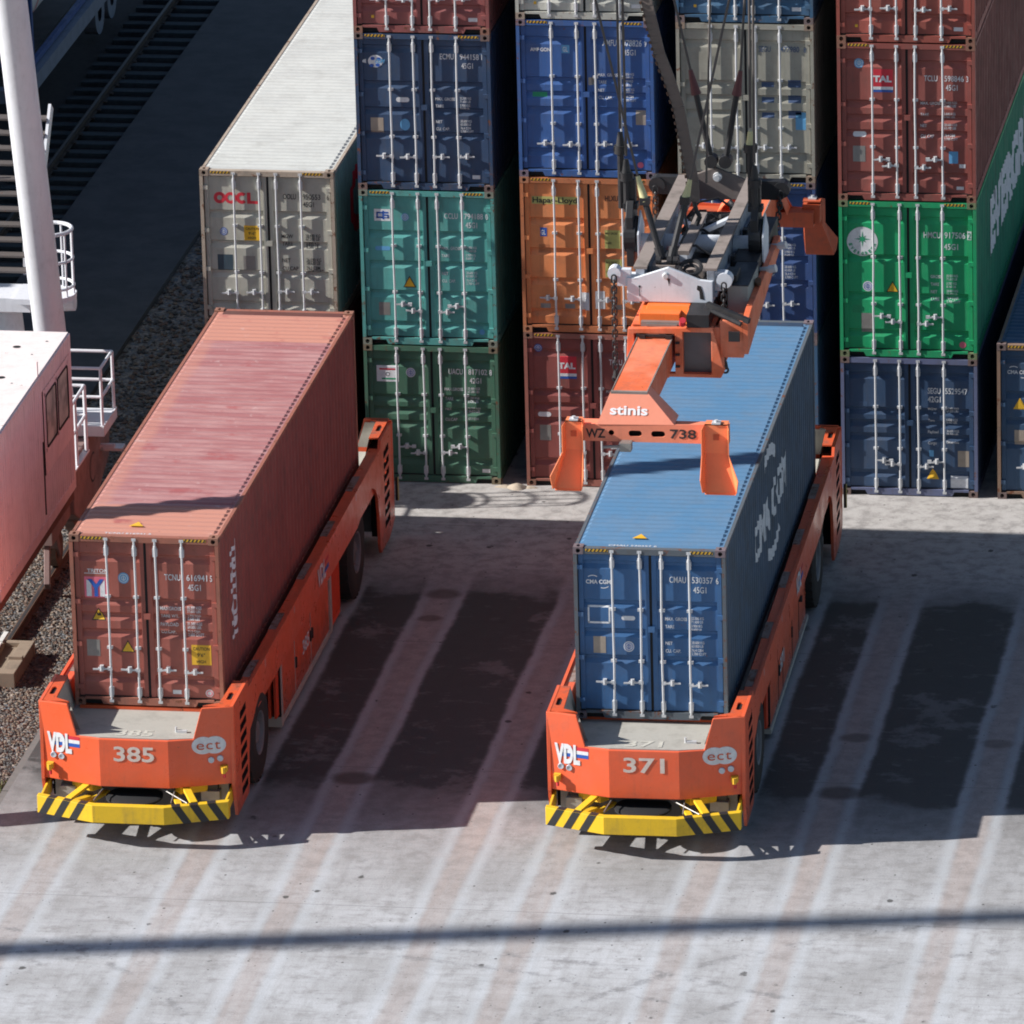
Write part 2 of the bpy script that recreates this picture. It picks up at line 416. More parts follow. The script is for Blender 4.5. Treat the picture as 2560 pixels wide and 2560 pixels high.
        (g.box(xm - .024, xm + .022, DS + .010, .12, zl, zh) if di == 0 else None)
        g.box(xa, xb, DS + .006, .13, zh - .004, zh + .030); g.box(xa, xb, DS + .006, .13, zl - .020, zl + .004)
        g.build('door_gasket', M['rubber'], dr)
        hx = .074 if di == 0 else CW - .074; sg = 1 if di == 0 else -1
        for hz in (.11, .36, .61, .885):             # hinges
            h = MB(); z = hz * H; h.box(min(hx - sg * .055, hx + sg * .07), max(hx - sg * .055, hx + sg * .07), .012, DS + .004, z - .045, z + .03)
            h.tube((hx - sg * .028, .022, z - .06), (hx - sg * .028, .022, z + .05), .016, 8); h.build('hinge', mp, dr)
        hb = MB(); hb.box(min(hx - sg * .052, hx - sg * .036), max(hx - sg * .052, hx - sg * .036), .008, .05, zl, zh); hb.build('hinge_bar', M['galv'] if di else mf, dr)
        for ri in ((0, 1) if di == 0 else (2, 3)):
            rx = ROD[ri] * CW + rng.uniform(-.018, .018); b = MB(); ry = .014; bw = [rng.uniform(-.010, .010) for _ in range(3)]
            b.path([(rx, ry, .105), (rx + bw[0], ry - abs(bw[1]) * .6, H * .3), (rx + bw[2], ry, H * .62), (rx, ry, H - .055)], .0185, 10)
            for z in (.055, H - .085):               # cam ends and keepers
                b.box(rx - .035, rx + .035, ry - .016, .05, z, z + .045); b.box(rx - .05, rx + .05, ry + .01, .045, z - .012, z + .012)
            for z in (.24, H - .27): b.box(rx - .036, rx + .036, ry - .022, DS + .02, z - .065, z + .065); 
            for z in (.235, H - .255): b.tube((rx, ry, z - .09), (rx, ry, z + .09), .029, 8)
            for z in (.34 * H, .64 * H): b.box(rx - .045, rx + .045, ry - .006, DO + .002, z - .02, z + .02)
            b.build('lock_rod', M['galv'], dr)
            if handles == 'one': hz, x0, x1 = .215 * H + .0, rx - .29, rx - .01
            else: hz = (.262 if ri in (0, 3) else .225) * H; x0, x1 = ((rx + .01, rx + .27) if ri in (0, 2) else (rx - .27, rx - .01))
            if handles == 'one' and di == 1: x0, x1 = rx + .01, rx + .28
            hz += rng.uniform(-.025, .025); h = MB(); h.bar((x0, .0, hz + rng.uniform(-.02, .012)), (x1, .004, hz), .016, .026); xc = (x0 + x1) / 2
            h.box(xc - .03, xc + .03, -.006, DO + .005, hz - .045, hz + .05); h.box(xc - .055, xc + .055, -.003, .03, hz - .016, hz + .018)
            h.tube((xc, -.012, hz - .03), (xc, -.012, hz + .055), .016, 8)
            xe = x0 if di else x1; h.box(xe - .035, xe + .035, -.004, .035, hz - .03, hz + .03)
            h.build('door_handle', M['galv'], dr)
    mb = MB(); z = .53 * H; mb.box(xm - .05, xm + .06, .012, DS + .01, z - .05, z + .045); mb.build('door_stop', mp, root)
    # decals on the doors
    D = Decal()
    if hazard:
        for x0 in (.20, CW - .56):
            D.grp('hazard_stripe')
            D.rect(x0, H - .072, x0 + .36, H - .028, DI['yellow'], 1)
            for i in range(6):
                u = x0 + i * .062; D.poly([(u, H - .072), (u + .028, H - .072), (min(u + .056, x0 + .36), H - .028), (min(u + .028, x0 + .36), H - .028)], DI['black'], 2)
    D.grp()
    for _ in range(rng.choice((1, 2, 2, 3))):                       # touched-up patches and torn sticker remains
        x_, z_ = rng.uniform(.2, 2.0), rng.uniform(.35, H - .6); w_, h_ = rng.uniform(.08, .26), rng.uniform(.05, .22)
        D.poly([(x_, z_), (x_ + w_, z_ + rng.uniform(-.01, .01)), (x_ + w_ * rng.uniform(.85, 1), z_ + h_), (x_ + rng.uniform(0, .02), z_ + h_)], DI['patch'], .5, 'paint_patch')
    if decor: decor(D, H)
    def fn(u, v, g):
        if v > zh + .01 or v < zl - .01: return (u, .006 - g, v)
        y = DS if any(a - .001 <= u <= b + .001 for a, b in stl) else prof_at(zs, v)
        if u > CW - .075: y = .0
        return (u, y - g, v)
    if D.bk:
        tone = rng.uniform(.7, 1.25); mpt = plain(name + ' patch', tuple(x * tone + .008 for x in c4[:3]) + (1,), .6, var=.4)
        D.build('lettering', [(mpt if k_ == 'patch' else M[k_]) for k_ in DEC], fn, root, ub=[t for q in stl for t in (q[0] - .0015, q[0], q[1], q[1] + .0015)][2:-1] , vb=[t[0] for t in zs[1:-1]], gap=.0022)
    if side:
        D = Decal(); side(D, H)
        D.build('side_lettering', [M[k_] for k_ in DEC], lambda u, v, g: (CW - .006 - prof_at(prof, u) + g, u, v), root, ub=[a for a, _ in prof], gap=.003)
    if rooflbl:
        q_ = MB(); q_.box(.17, CW - .17, CL - .36, CL - .125, H - .021, H - .0165); q_.build('roof_end_strip', paint(name + ' end strip', tuple(x * .35 + .01 for x in c4[:3]) + (1,), .7, .4, .3), root)  # darker strip across the rear end of the roof
        D = Decal(); D.text(rooflbl, .55, .15, .065, DI['white'], sx=1.25); D.tri(1.0, .52, .24, DI['yellow'], DI['yellow'])
        D.build('roof_lettering', [M[k_] for k_ in DEC], lambda u, v, g: (u, v, H - .020 + g if v < .28 else H - .008 + g), root, vb=(.28,), gap=.002)
    return root

def spec(D, x, z, lines, mi, h=.045, gap=.135, dx=.44, two=True):
    for i, (a, b, c_) in enumerate(lines):
        zz = z - i * gap; D.text(a, x, zz, h * 1.25, mi, sx=.8, bold=.01)
        D.text(b, x + dx, zz + .025, h, mi, sx=.75); 
        if c_: D.text(c_, x + dx, zz - .035, h, mi, sx=.75)
def num(D, H, a, b, c_, code, z=2.16, x=1.53, h=.105, mi=0, box=True):
    D.text(a, x, z, h, mi, sx=.66); D.text(b, x + .36, z, h, mi, w=.34); D.text(c_, 2.275, z, h, mi, sx=.66)
    D.text(code, x + .38, z - .165, h, mi, w=.21)
STD = [('MAX. GROSS', '32.500 KG', '71.650 LB'), ('TARE', '3.900 KG', '8.600 LB'), ('NET', '28.600 KG', '63.050 LB'), ('CU. CAP.', '76.4 CBM', '2.700 CUFT')]
def seal(D, x, z, r, a='white', b='blue'):
    D.grp('inspection_seal'); D.circ(x, z, r, DI[a], 1, 22, 1.05); D.ring(x, z, r * .82, r * .12, DI[b], 2); D.ring(x, z, r * .45, r * .12, DI[b], 2); D.rect(x - r * .08, z - r * .5, x + r * .08, z + r * .5, DI[b], 2); D.grp()
def oval(D, x, z, w, h, mi):
    r = h / 2; c = w / 2 - r
    D.poly([(x + (c if math.cos(t) >= 0 else -c) + r * math.cos(t), z + r * math.sin(t)) for t in [math.pi * (i + .5) / 8 for i in range(16)]], mi, 1, 'oval_sticker')

def dec_red(D, H):
    num(D, H, 'TCNU', '616941', '5', '45G1', 2.15)
    spec(D, 1.44, 1.64, [('MAXGROSS', '35.200 KGS', '77.600 LBS'), ('TARE WT.', '3.900 KGS', '8.600 LBS'), ('PAYLOAD', '31.300 KGS', '69.000 LBS'), ('CU.CAP.', '76.3 CBM', '2.695 CU.FT')], 0, .048)
    D.text('TRITON', .27, 2.245, .06, 0, w=.34); D.rect(.22, 2.222, .60, 2.232, 0)
    D.grp('logo'); D.rect(.215, 1.80, .60, 2.17, DI['pink'], 1)
    for x in (.25, .47): D.poly([(x, 1.83), (x + .08, 1.83), (x + .10 - (.02 if x < .3 else .02), 2.08), (x, 2.12 if x < .3 else 2.02)] if x < .3 else [(x, 1.83), (x + .08, 1.83), (x + .08, 2.12), (x, 2.02)], 0, 2)
    D.poly([(.375, 1.83), (.435, 1.83), (.435, 1.98), (.54, 2.13), (.47, 2.13), (.405, 2.04), (.34, 2.13), (.27, 2.13), (.375, 1.98)], DI['blue'], 3)
    D.grp(); seal(D, .86, 2.16, .09, 'cyan', 'white')
    D.grp('bird_triangle'); D.tri(.43, 1.43, .24, DI['yellow'], 1); D.poly([(.40, 1.50), (.47, 1.50), (.45, 1.56), (.42, 1.53), (.39, 1.56)], 1, 3); D.grp()
    D.tri(.89, .90, .23, DI['yellow'], 1); D.rect(.215, .82, .43, 1.10, DI['plate'])
    D.rect(1.93, .72, 2.25, 1.06, DI['yellow']); D.text('CAUTION', 1.955, .97, .055, 1, w=.27); D.text("9'6\"", 2.02, .86, .06, 1, w=.13); D.text('HIGH', 2.01, .75, .055, 1, w=.15)
    D.circ(2.20, .24, .065, 0, 1); D.ring(2.20, .24, .05, .015, DI['pink'], 2); D.rect(1.60, .21, 1.74, .28, 0)
def side_red(D, H): D.text('TRITON', .98, 2.45, .42, 0, w=1.60, rot=-math.pi/2, bold=.04)
def cmacgm(D, x, z, w):
    D.grp('logo')
    D.text('CMA CGM', x, z, w * .17, 0, w=w, bold=.03)
    D.ring(x + w * .28, z + w * .02, w * .34, w * .035, 0, 1, 16, 1.0, 2.2); D.ring(x + w * .70, z + w * .14, w * .34, w * .035, 0, 1, 16, -1.9, -.9); D.grp()
def dec_blue(D, H):
    num(D, H, 'CMAU', '530357', '6', '45G1', 2.32); cmacgm(D, .19, 2.27, .40)
    D.grp('empty_frame_mark')
    for a in ((.21, 1.60, .57, 1.63), (.21, 1.87, .57, 1.90), (.21, 1.60, .235, 1.90), (.545, 1.60, .57, 1.90)): D.rect(*a, DI['white'])
    D.grp()
    oval(D, .86, 1.70, .22, .075, 0); D.rect(.29, 1.10, .49, 1.38, DI['tan']); seal(D, .86, 1.22, .085, 'white', 'blue')
    spec(D, 1.45, 1.68, STD[:2], 0, .045, .13, .42); spec(D, 1.45, 1.27, STD[2:], 0, .045, .13, .42)
def side_cma(D, H):
    D.text('CMA', 3.75, 1.33, .62, 0, w=2.1, bold=.04); D.text('CGM', 6.1, 1.33, .62, 0, w=2.0, bold=.04)
    D.ring(5.7, .98, 1.75, .20, 0, 1, 18, 1.0, 1.9); D.ring(6.3, 2.40, 1.75, .20, 0, 1, 18, -2.0, -1.1)
def dec_grey(D, H):
    r = DI['red']; D.grp('logo')
    D.ring(.345, 2.36, .108, .062, r, 1, 18); D.ring(.545, 2.36, .108, .055, r, 1.5, 18); D.ring(.75, 2.36, .108, .062, r, 1, 18, .8, 5.5); D.poly([(.845, 2.255), (1.04, 2.255), (1.04, 2.31), (.91, 2.31), (.91, 2.465), (.845, 2.465)], r); D.grp()
    D.text('OOLU', 1.50, 2.36, .10, 1, sx=.62); D.text('950553', 1.86, 2.36, .10, 1, w=.32); D.text('6', 2.30, 2.36, .10, 1, sx=.62); D.text('45G1', 1.86, 2.22, .10, 1, w=.20)
    D.rect(.77, 1.57, 1.06, 1.85, DI['yellow']); D.text('CAUTION', .80, 1.77, .045, 1, w=.24); D.text("9'-6\"", .85, 1.68, .05, 1, w=.13); D.text('HIGH', .84, 1.60, .045, 1, w=.14)
    seal(D, .40, 1.73, .07, 'blue', 'white'); D.rect(.27, 1.0, .55, 1.30, DI['slate']); D.rect(.74, 1.0, .96, 1.28, DI['plate'])
    spec(D, 1.45, 1.63, [('MGW', '30.480 KG', '67.200 LB'), ('TARE', '3.890 KG', '8.580 LB')], 1, .06, .15); spec(D, 1.45, 1.18, [('NET', '26.590 KG', '58.620 LB'), ('CU.CAP', '76.3 CBM', '2.694 CUFT')], 1, .06, .15)
def side_grey(D, H):
    D.ring(2.3, 1.75, .62, .28, DI['red'], 1, 24); D.ring(3.7, 1.75, .62, .28, DI['red'], 1, 24)
def dec_navy(D, H):
    num(D, H, 'ECMU', '944158', '1', '45G1', 2.42); D.grp('logo'); D.circ(.37, 2.36, .135, DI['white'], 1, 20, .85); D.poly([(.14, 2.34), (.20, 2.32), (.20, 2.40), (.14, 2.38)], 0, 1.5)
    for a, b_ in ((.30, 2.28), (.41, 2.29), (.32, 2.41), (.43, 2.40)): D.circ(a, b_, .04, DI['blue'], 3, 10, .8)
    D.text('CGM', .36, 2.33, .07, DI['cyan'], 4, w=.16, shear=.3, bold=.04); D.grp()
    oval(D, .84, 1.66, .24, .09, 0); D.rect(.25, 1.04, .48, 1.32, DI['tan']); D.circ(.87, 1.20, .09, DI['cyan'], 1, 18, 1.2)
    spec(D, 1.43, 1.66, STD[:2], 0, .045, .13, .44); spec(D, 1.43, 1.24, STD[2:], 0, .045, .13, .44); D.rect(2.06, .22, 2.20, .29, 0)
def dec_teal(D, H):
    num(D, H, 'CCLU', '794188', '0', '45G1', 2.37); D.grp('logo'); D.rect(.26, 2.30, .56, 2.52, 0); b = DI['blue']
    for a in ((.30, 2.35, .33, 2.47), (.30, 2.35, .42, 2.38), (.30, 2.44, .42, 2.47), (.41, 2.33, .44, 2.49), (.44, 2.44, .52, 2.47), (.44, 2.395, .52, 2.42), (.50, 2.35, .53, 2.41), (.44, 2.35, .53, 2.37)): D.rect(*a, b, 2)
    D.grp(); seal(D, .82, 2.38, .07, 'cyan', 'white'); oval(D, .40, 1.79, .28, .08, DI['cyan']); D.tri(.87, 1.07, .24, DI['yellow'], 1)
    spec(D, 1.46, 1.79, STD[:2], 0, .045, .14, .44); spec(D, 1.46, 1.32, STD[2:], 0, .045, .14, .44); D.rect(.30, .54, .50, .78, DI['plate']); D.circ(2.16, .26, .05, DI['cyan'])
def dec_green(D, H):
    num(D, H, 'UACU', '817102', '8', '42G1', 2.05); D.grp('document_sticker'); D.rect(.22, 1.88, .62, 2.18, DI['white'])
    D.rect(.27, 2.10, .56, 2.13, DI['red'], 2); D.ring(.42, 2.02, .04, .01, 1, 2, 12); D.rect(.31, 1.92, .60, 1.95, DI['green'], 2); D.grp(); seal(D, .84, 2.06, .085, 'white', 'blue')
    spec(D, 1.45, 1.74, [('MAX.GROSS', '30.480 KGS', '67.200 LBS'), ('TARE', '3.780 KGS', '8.330 LBS'), ('NET', '26.700 KGS', '58.870 LBS'), ('CU.CAP', '67.7 CBM', '')], 0, .045, .19, .42); D.rect(2.10, .20, 2.24, .27, 0)
def dec_orange(D, H):
    D.rect(.20, 2.38, 1.02, 2.52, DI['olive']); D.text('Hapag-Lloyd', .215, 2.405, .105, 1, w=.80, bold=.02)
    D.text('HLXU', 1.52, 2.46, .10, 1, sx=.66); D.text('6520150', 1.90, 2.46, .10, 1, w=.40)
    D.rect(.34, 1.78, .46, 1.94, DI['blue']); D.text('GL', .35, 1.81, .09, 0, w=.09)
    D.rect(1.50, 1.58, 1.78, 1.92, DI['olive']); D.text('MAX GROSS', 1.51, 1.84, .04, 1, w=.22); D.text('TARE', 1.51, 1.66, .04, 1)
    D.rect(1.50, 1.04, 1.80, 1.38, DI['olive']); D.text('MAX GROSS', 1.51, 1.30, .04, 1, w=.2); D.text('CUBE', 1.51, 1.12, .04, 1)
    D.rect(1.05, .42, 1.20, .75, DI['white']); D.rect(1.31, .45, 1.48, .78, DI['white'])
    for x in (.32, .76, 1.60): D.rect(x, .44, x + .18, .53, DI['plate'])
def dec_ablue(D, H):
    num(D, H, 'AMFU', '878826', '9', '45G1', 2.42); D.text('AMF GON', .24, 2.30, .065, 0, w=.36, bold=.03); D.rect(.80, 2.27, .94, 2.42, DI['cyan']); D.text('GL', .82, 2.30, .09, 0, w=.09)
    spec(D, 1.44, 1.86, STD, 0, .045, .14, .44); D.rect(1.27, 1.70, 1.37, 1.84, DI['plate']); D.rect(.26, 1.46, .52, 1.54, DI['green']); D.rect(2.10, .98, 2.28, 1.24, DI['tan']); D.circ(2.17, .24, .055, DI['pink'])
def tal(D, x, z, w=.32):
    D.grp('logo')
    D.rect(x, z, x + w, z + .09, DI['blue'], 1); D.rect(x, z + .045, x + w, z + .10, 0, 2); D.rect(x, z + .10, x + w, z + .42, DI['red'], 1)
    D.text('TAL', x + .01, z + .19, .11, 0, w=w - .03, bold=.05); D.grp()
def dec_tal(D, H):
    num(D, H, 'TCLU', '598846', '3', '45G1', 2.20); tal(D, .62, 1.98, .36); seal(D, .38, 2.50, .085, 'cyan', 'white'); oval(D, .38, 1.20, .24, .09, 0)
    spec(D, 1.46, 1.76, [('MAX. GROSS', '32.500 KGS', '71.650 LBS'), ('TARE', '3.840 KGS', '8.460 LBS'), ('NET', '28.660 KGS', '63.190 LBS'), ('CU. CAP', '76.4 CBM', '2.700 CUFT')], 0, .045, .20, .42)
    D.rect(.26, .70, .48, .99, DI['plate']); D.rect(1.96, .70, 2.12, .92, DI['cyan']); D.rect(2.14, .62, 2.25, .69, DI['white']); D.rect(2.09, .22, 2.22, .28, 0)
def dec_tal2(D, H):
    num(D, H, 'TCLU', '590126', '7', '45G1', 2.30); tal(D, .60, 2.02, .34); seal(D, .25, 2.58, .075, 'blue', 'white'); oval(D, .34, 1.34, .24, .09, 0); D.rect(.25, .85, .45, 1.14, DI['plate'])
    spec(D, 1.46, 1.76, STD, 0, .045, .20, .42)
def dec_segg(D, H):
    b = DI['navy']; D.text('SEGU', 1.46, 2.37, .10, b, sx=.66); D.text('477980', 1.84, 2.37, .10, b, w=.34); D.text('8', 2.26, 2.37, .10, b, sx=.6)
    for z in (1.72, 1.44, 1.16): D.rect(1.50, z, 1.72, z + .09, b); D.rect(1.97, z, 2.20, z + .14, b)
    D.rect(2.10, .95, 2.28, 1.26, DI['cyan'])
def dec_evg(D, H):
    D.grp('logo'); D.circ(.41, 2.12, .275, DI['white'], 1, 40); pts = []
    for i in range(16):
        a = math.pi * 2 * i / 16 + math.pi / 2; r = (.155 if i % 4 == 0 else .095) if i % 2 == 0 else .038; pts.append((.41 + math.cos(a) * r, 2.17 + math.sin(a) * r))
    for i in range(16): D.poly([(.41, 2.17), pts[i], pts[(i + 1) % 16]], DI['green'], 2)
    for i, ch in enumerate('EVERGREEN'):
        a = math.pi * (1.08 + .84 * i / 8); cx_, cy_ = .41 + math.cos(a) * .245, 2.12 + math.sin(a) * .245; q = a + math.pi / 2
        D.text(ch, cx_ - .022 * math.cos(q), cy_ - .022 * math.sin(q), .058, DI['green'], 2, w=.044, rot=q, bold=.06)
    D.grp()
    D.text('HMCU', 1.50, 2.22, .115, 0, w=.30); D.text('917506', 1.87, 2.22, .115, 0, w=.37); D.rect(2.275, 2.20, 2.35, 2.36, 0, 1); D.text('2', 2.285, 2.22, .115, DI['green'], 2, w=.055)
    D.text('45G1', 1.86, 2.01, .11, 0, w=.25); seal(D, .50, 1.30, .09, 'white', 'blue'); D.tri(.94, 1.20, .23, DI['yellow'], 1)
    spec(D, 1.62, 1.48, [('GROSS', '32.500 KG', '71.650 LB'), ('TARE', '3.700 KG', '8.160 LB'), ('NET', '28.800 KG', '63.490 LB'), ('CUBE', '76.4 CU.M', '2.700 CU.FT')], 0, .045, .14, .28); D.rect(.38, .44, .60, .80, DI['plate']); D.circ(2.18, .25, .06, DI['pink'])
def side_evg(D, H): D.text('EVERGREEN', 2.42, 1.25, .92, 0, w=9.0, bold=.06)
def dec_segn(D, H):
    D.text('SEGU', 1.55, 1.92, .11, 0, w=.23); D.text('5529547', 1.86, 1.92, .11, 0, w=.40); D.text('42G1', 1.55, 1.76, .11, 0, w=.23)
    spec(D, 1.55, 1.60, [('MGW', '30.480 KGS', '67.200 LBS'), ('Tare', '3.830 KGS', '8.440 LBS'), ('Payload', '26.650 KGS', '58.760 LBS'), ('Cargo', 'Dimensions', '')], 0, .045, .21, .33)
    D.rect(1.57, .74, 1.65, .86, DI['cyan']); D.rect(2.08, .56, 2.28, .86, DI['tan']); D.tri(1.63, .32, .22, DI['yellow'], DI['yellow']); D.rect(1.95, .16, 2.26, .38, DI['white'])
def dec_cmar(D, H):
    cmacgm(D, .18, 2.33, .40); D.tri(.40, 1.67, .24, DI['yellow'], DI['yellow']); D.rect(.30, 1.00, .56, 1.28, DI['tan']); num(D, H, 'CMAU', '428815', '3', '45G1', 2.32)
def dec_plain(D, H): D.rect(.27, .78, .52, 1.05, DI['plate']); D.rect(2.06, .22, 2.22, .29, 0); D.rect(.32, .26, .37, .31, DI['yellow'])

X2, X3, X4, X5, XO = 2.9158, 5.765, 8.6149, 11.4076, -2.8856
G = 'containers stacked in rows at the yard edge'
container('shipping_container', 'rust red container with a faded pink roof riding on the left transporter', (-1.7864, -16.6172, 1.7231), H9, (.33, .095, .07, 1), 'T', -.003,
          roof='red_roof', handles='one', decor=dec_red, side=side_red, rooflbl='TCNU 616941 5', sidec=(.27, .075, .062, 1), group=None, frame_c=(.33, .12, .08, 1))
container('shipping_container', 'blue container with white side lettering riding on the right transporter under the lifting frame', (6.3641, -16.4742, 1.711), H9, (.035, .11, .25, 1), 'C', .0085,
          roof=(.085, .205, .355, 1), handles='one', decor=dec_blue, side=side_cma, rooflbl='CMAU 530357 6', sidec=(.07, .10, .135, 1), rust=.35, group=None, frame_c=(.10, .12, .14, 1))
container('shipping_container', 'pale grey container with red logo and whitish roof, top of the leftmost stack', (XO, 0, H9), H9, (.42, .41, .35, 1), 'O', roof=(.52, .53, .50, 1), decor=dec_grey, side=side_grey, group=G, rust=.3, frame_c=(.40, .33, .26, 1), fade=.1, sidec=(.16, .26, .25, 1))
container('shipping_container', 'dull brown container at the bottom of the leftmost stack, hidden below the grey one', (XO, 0, 0), H9, (.22, .08, .06, 1), 'T', decor=dec_plain, group=G)
container('shipping_container', 'dark green container on the concrete, bottom of the second stack from the left', (0, 0, 0), H8, (.06, .155, .10, 1), 'T', handles='two', decor=dec_green, group=G, hazard=False)
container('shipping_container', 'teal container between the dark green and the navy one', (0, 0, H8), H9, (.09, .33, .30, 1), 'O', handles='two', decor=dec_teal, group=G)
container('shipping_container', 'navy blue container directly above the teal one', (0, 0, H8 + H9), H9, (.028, .06, .125, 1), 'C', decor=dec_navy, group=G, rust=.35)
container('shipping_container', 'brownish pink container cut by the top of the photo, on the navy one', (0, 0, H8 + 2 * H9), H9, (.26, .08, .075, 1), 'T', decor=dec_plain, group=G)
container('shipping_container', 'maroon container on the concrete below the orange one', (X2, 0, 0), H9, (.24, .065, .055, 1), 'T', handles='two', decor=dec_tal2, group=G, frame_c=(.32, .12, .09, 1))
container('shipping_container', 'bright orange container behind the lifting frame', (X2, 0, H9), H9, (.70, .235, .085, 1), 'O', decor=dec_orange, group=G, frame_c=(.5, .17, .07, 1))
container('shipping_container', 'royal blue container directly above the orange one', (X2, 0, 2 * H9), H9, (.04, .11, .31, 1), 'T', decor=dec_ablue, group=G)
container('shipping_container', 'light grey container cut by the top of the photo, on the royal blue one', (X2, 0, 3 * H9), H9, (.45, .45, .40, 1), 'O', decor=dec_plain, group=G)
container('shipping_container', 'container at the foot of the third full stack, hidden behind the blue load', (X3, 0, 0), H9, (.05, .12, .22, 1), 'T', decor=dec_plain, group=G)
container('shipping_container', 'dark blue container half covered by the orange end of the lifting frame', (X3, 0, H9), H9, (.035, .075, .20, 1), 'C', decor=dec_blue, group=G)
container('shipping_container', 'olive grey container with blue markings behind the hoist ropes', (X3, 0, 2 * H9), H9, (.31, .30, .25, 1), 'T', decor=dec_segg, group=G, hazard=False)
container('shipping_container', 'steel blue container cut by the top of the photo, on the olive grey one', (X3, 0, 3 * H9), H9, (.04, .11, .20, 1), 'O', decor=dec_plain, group=G)
container('shipping_container', 'navy 8 foot 6 container with yellow triangle on the concrete under the bright green one', (X4, 0, 0), H8, (.032, .068, .135, 1), 'T', handles='two', decor=dec_segn, group=G, hazard=False, frame_c=(.12, .14, .24, 1), rust=.1)
container('shipping_container', 'bright green container with round star logo', (X4, 0, H8), H9, (.01, .31, .12, 1), 'E', handles='two', decor=dec_evg, side=side_evg, group=G, rust=.1, dirt=.12, sidec=(.01, .17, .10, 1))
container('shipping_container', 'rust red container with red and white square logo above the bright green one', (X4, 0, H8 + H9), H9, (.27, .075, .06, 1), 'T', handles='two', decor=dec_tal, group=G, rust=.15)
container('shipping_container', 'plain brick red container cut by the top of the photo, right-hand stack', (X4, 0, H8 + 2 * H9), H9, (.30, .075, .055, 1), 'T', decor=dec_plain, group=G, rust=.15)
container('shipping_container', 'single dark blue container on the ground at the right edge', (X5, 0, 0), H9, (.035, .08, .15, 1), 'C', decor=dec_cmar, group=G, frame_c=(.25, .16, .11, 1), roof=(.05, .12, .22, 1))

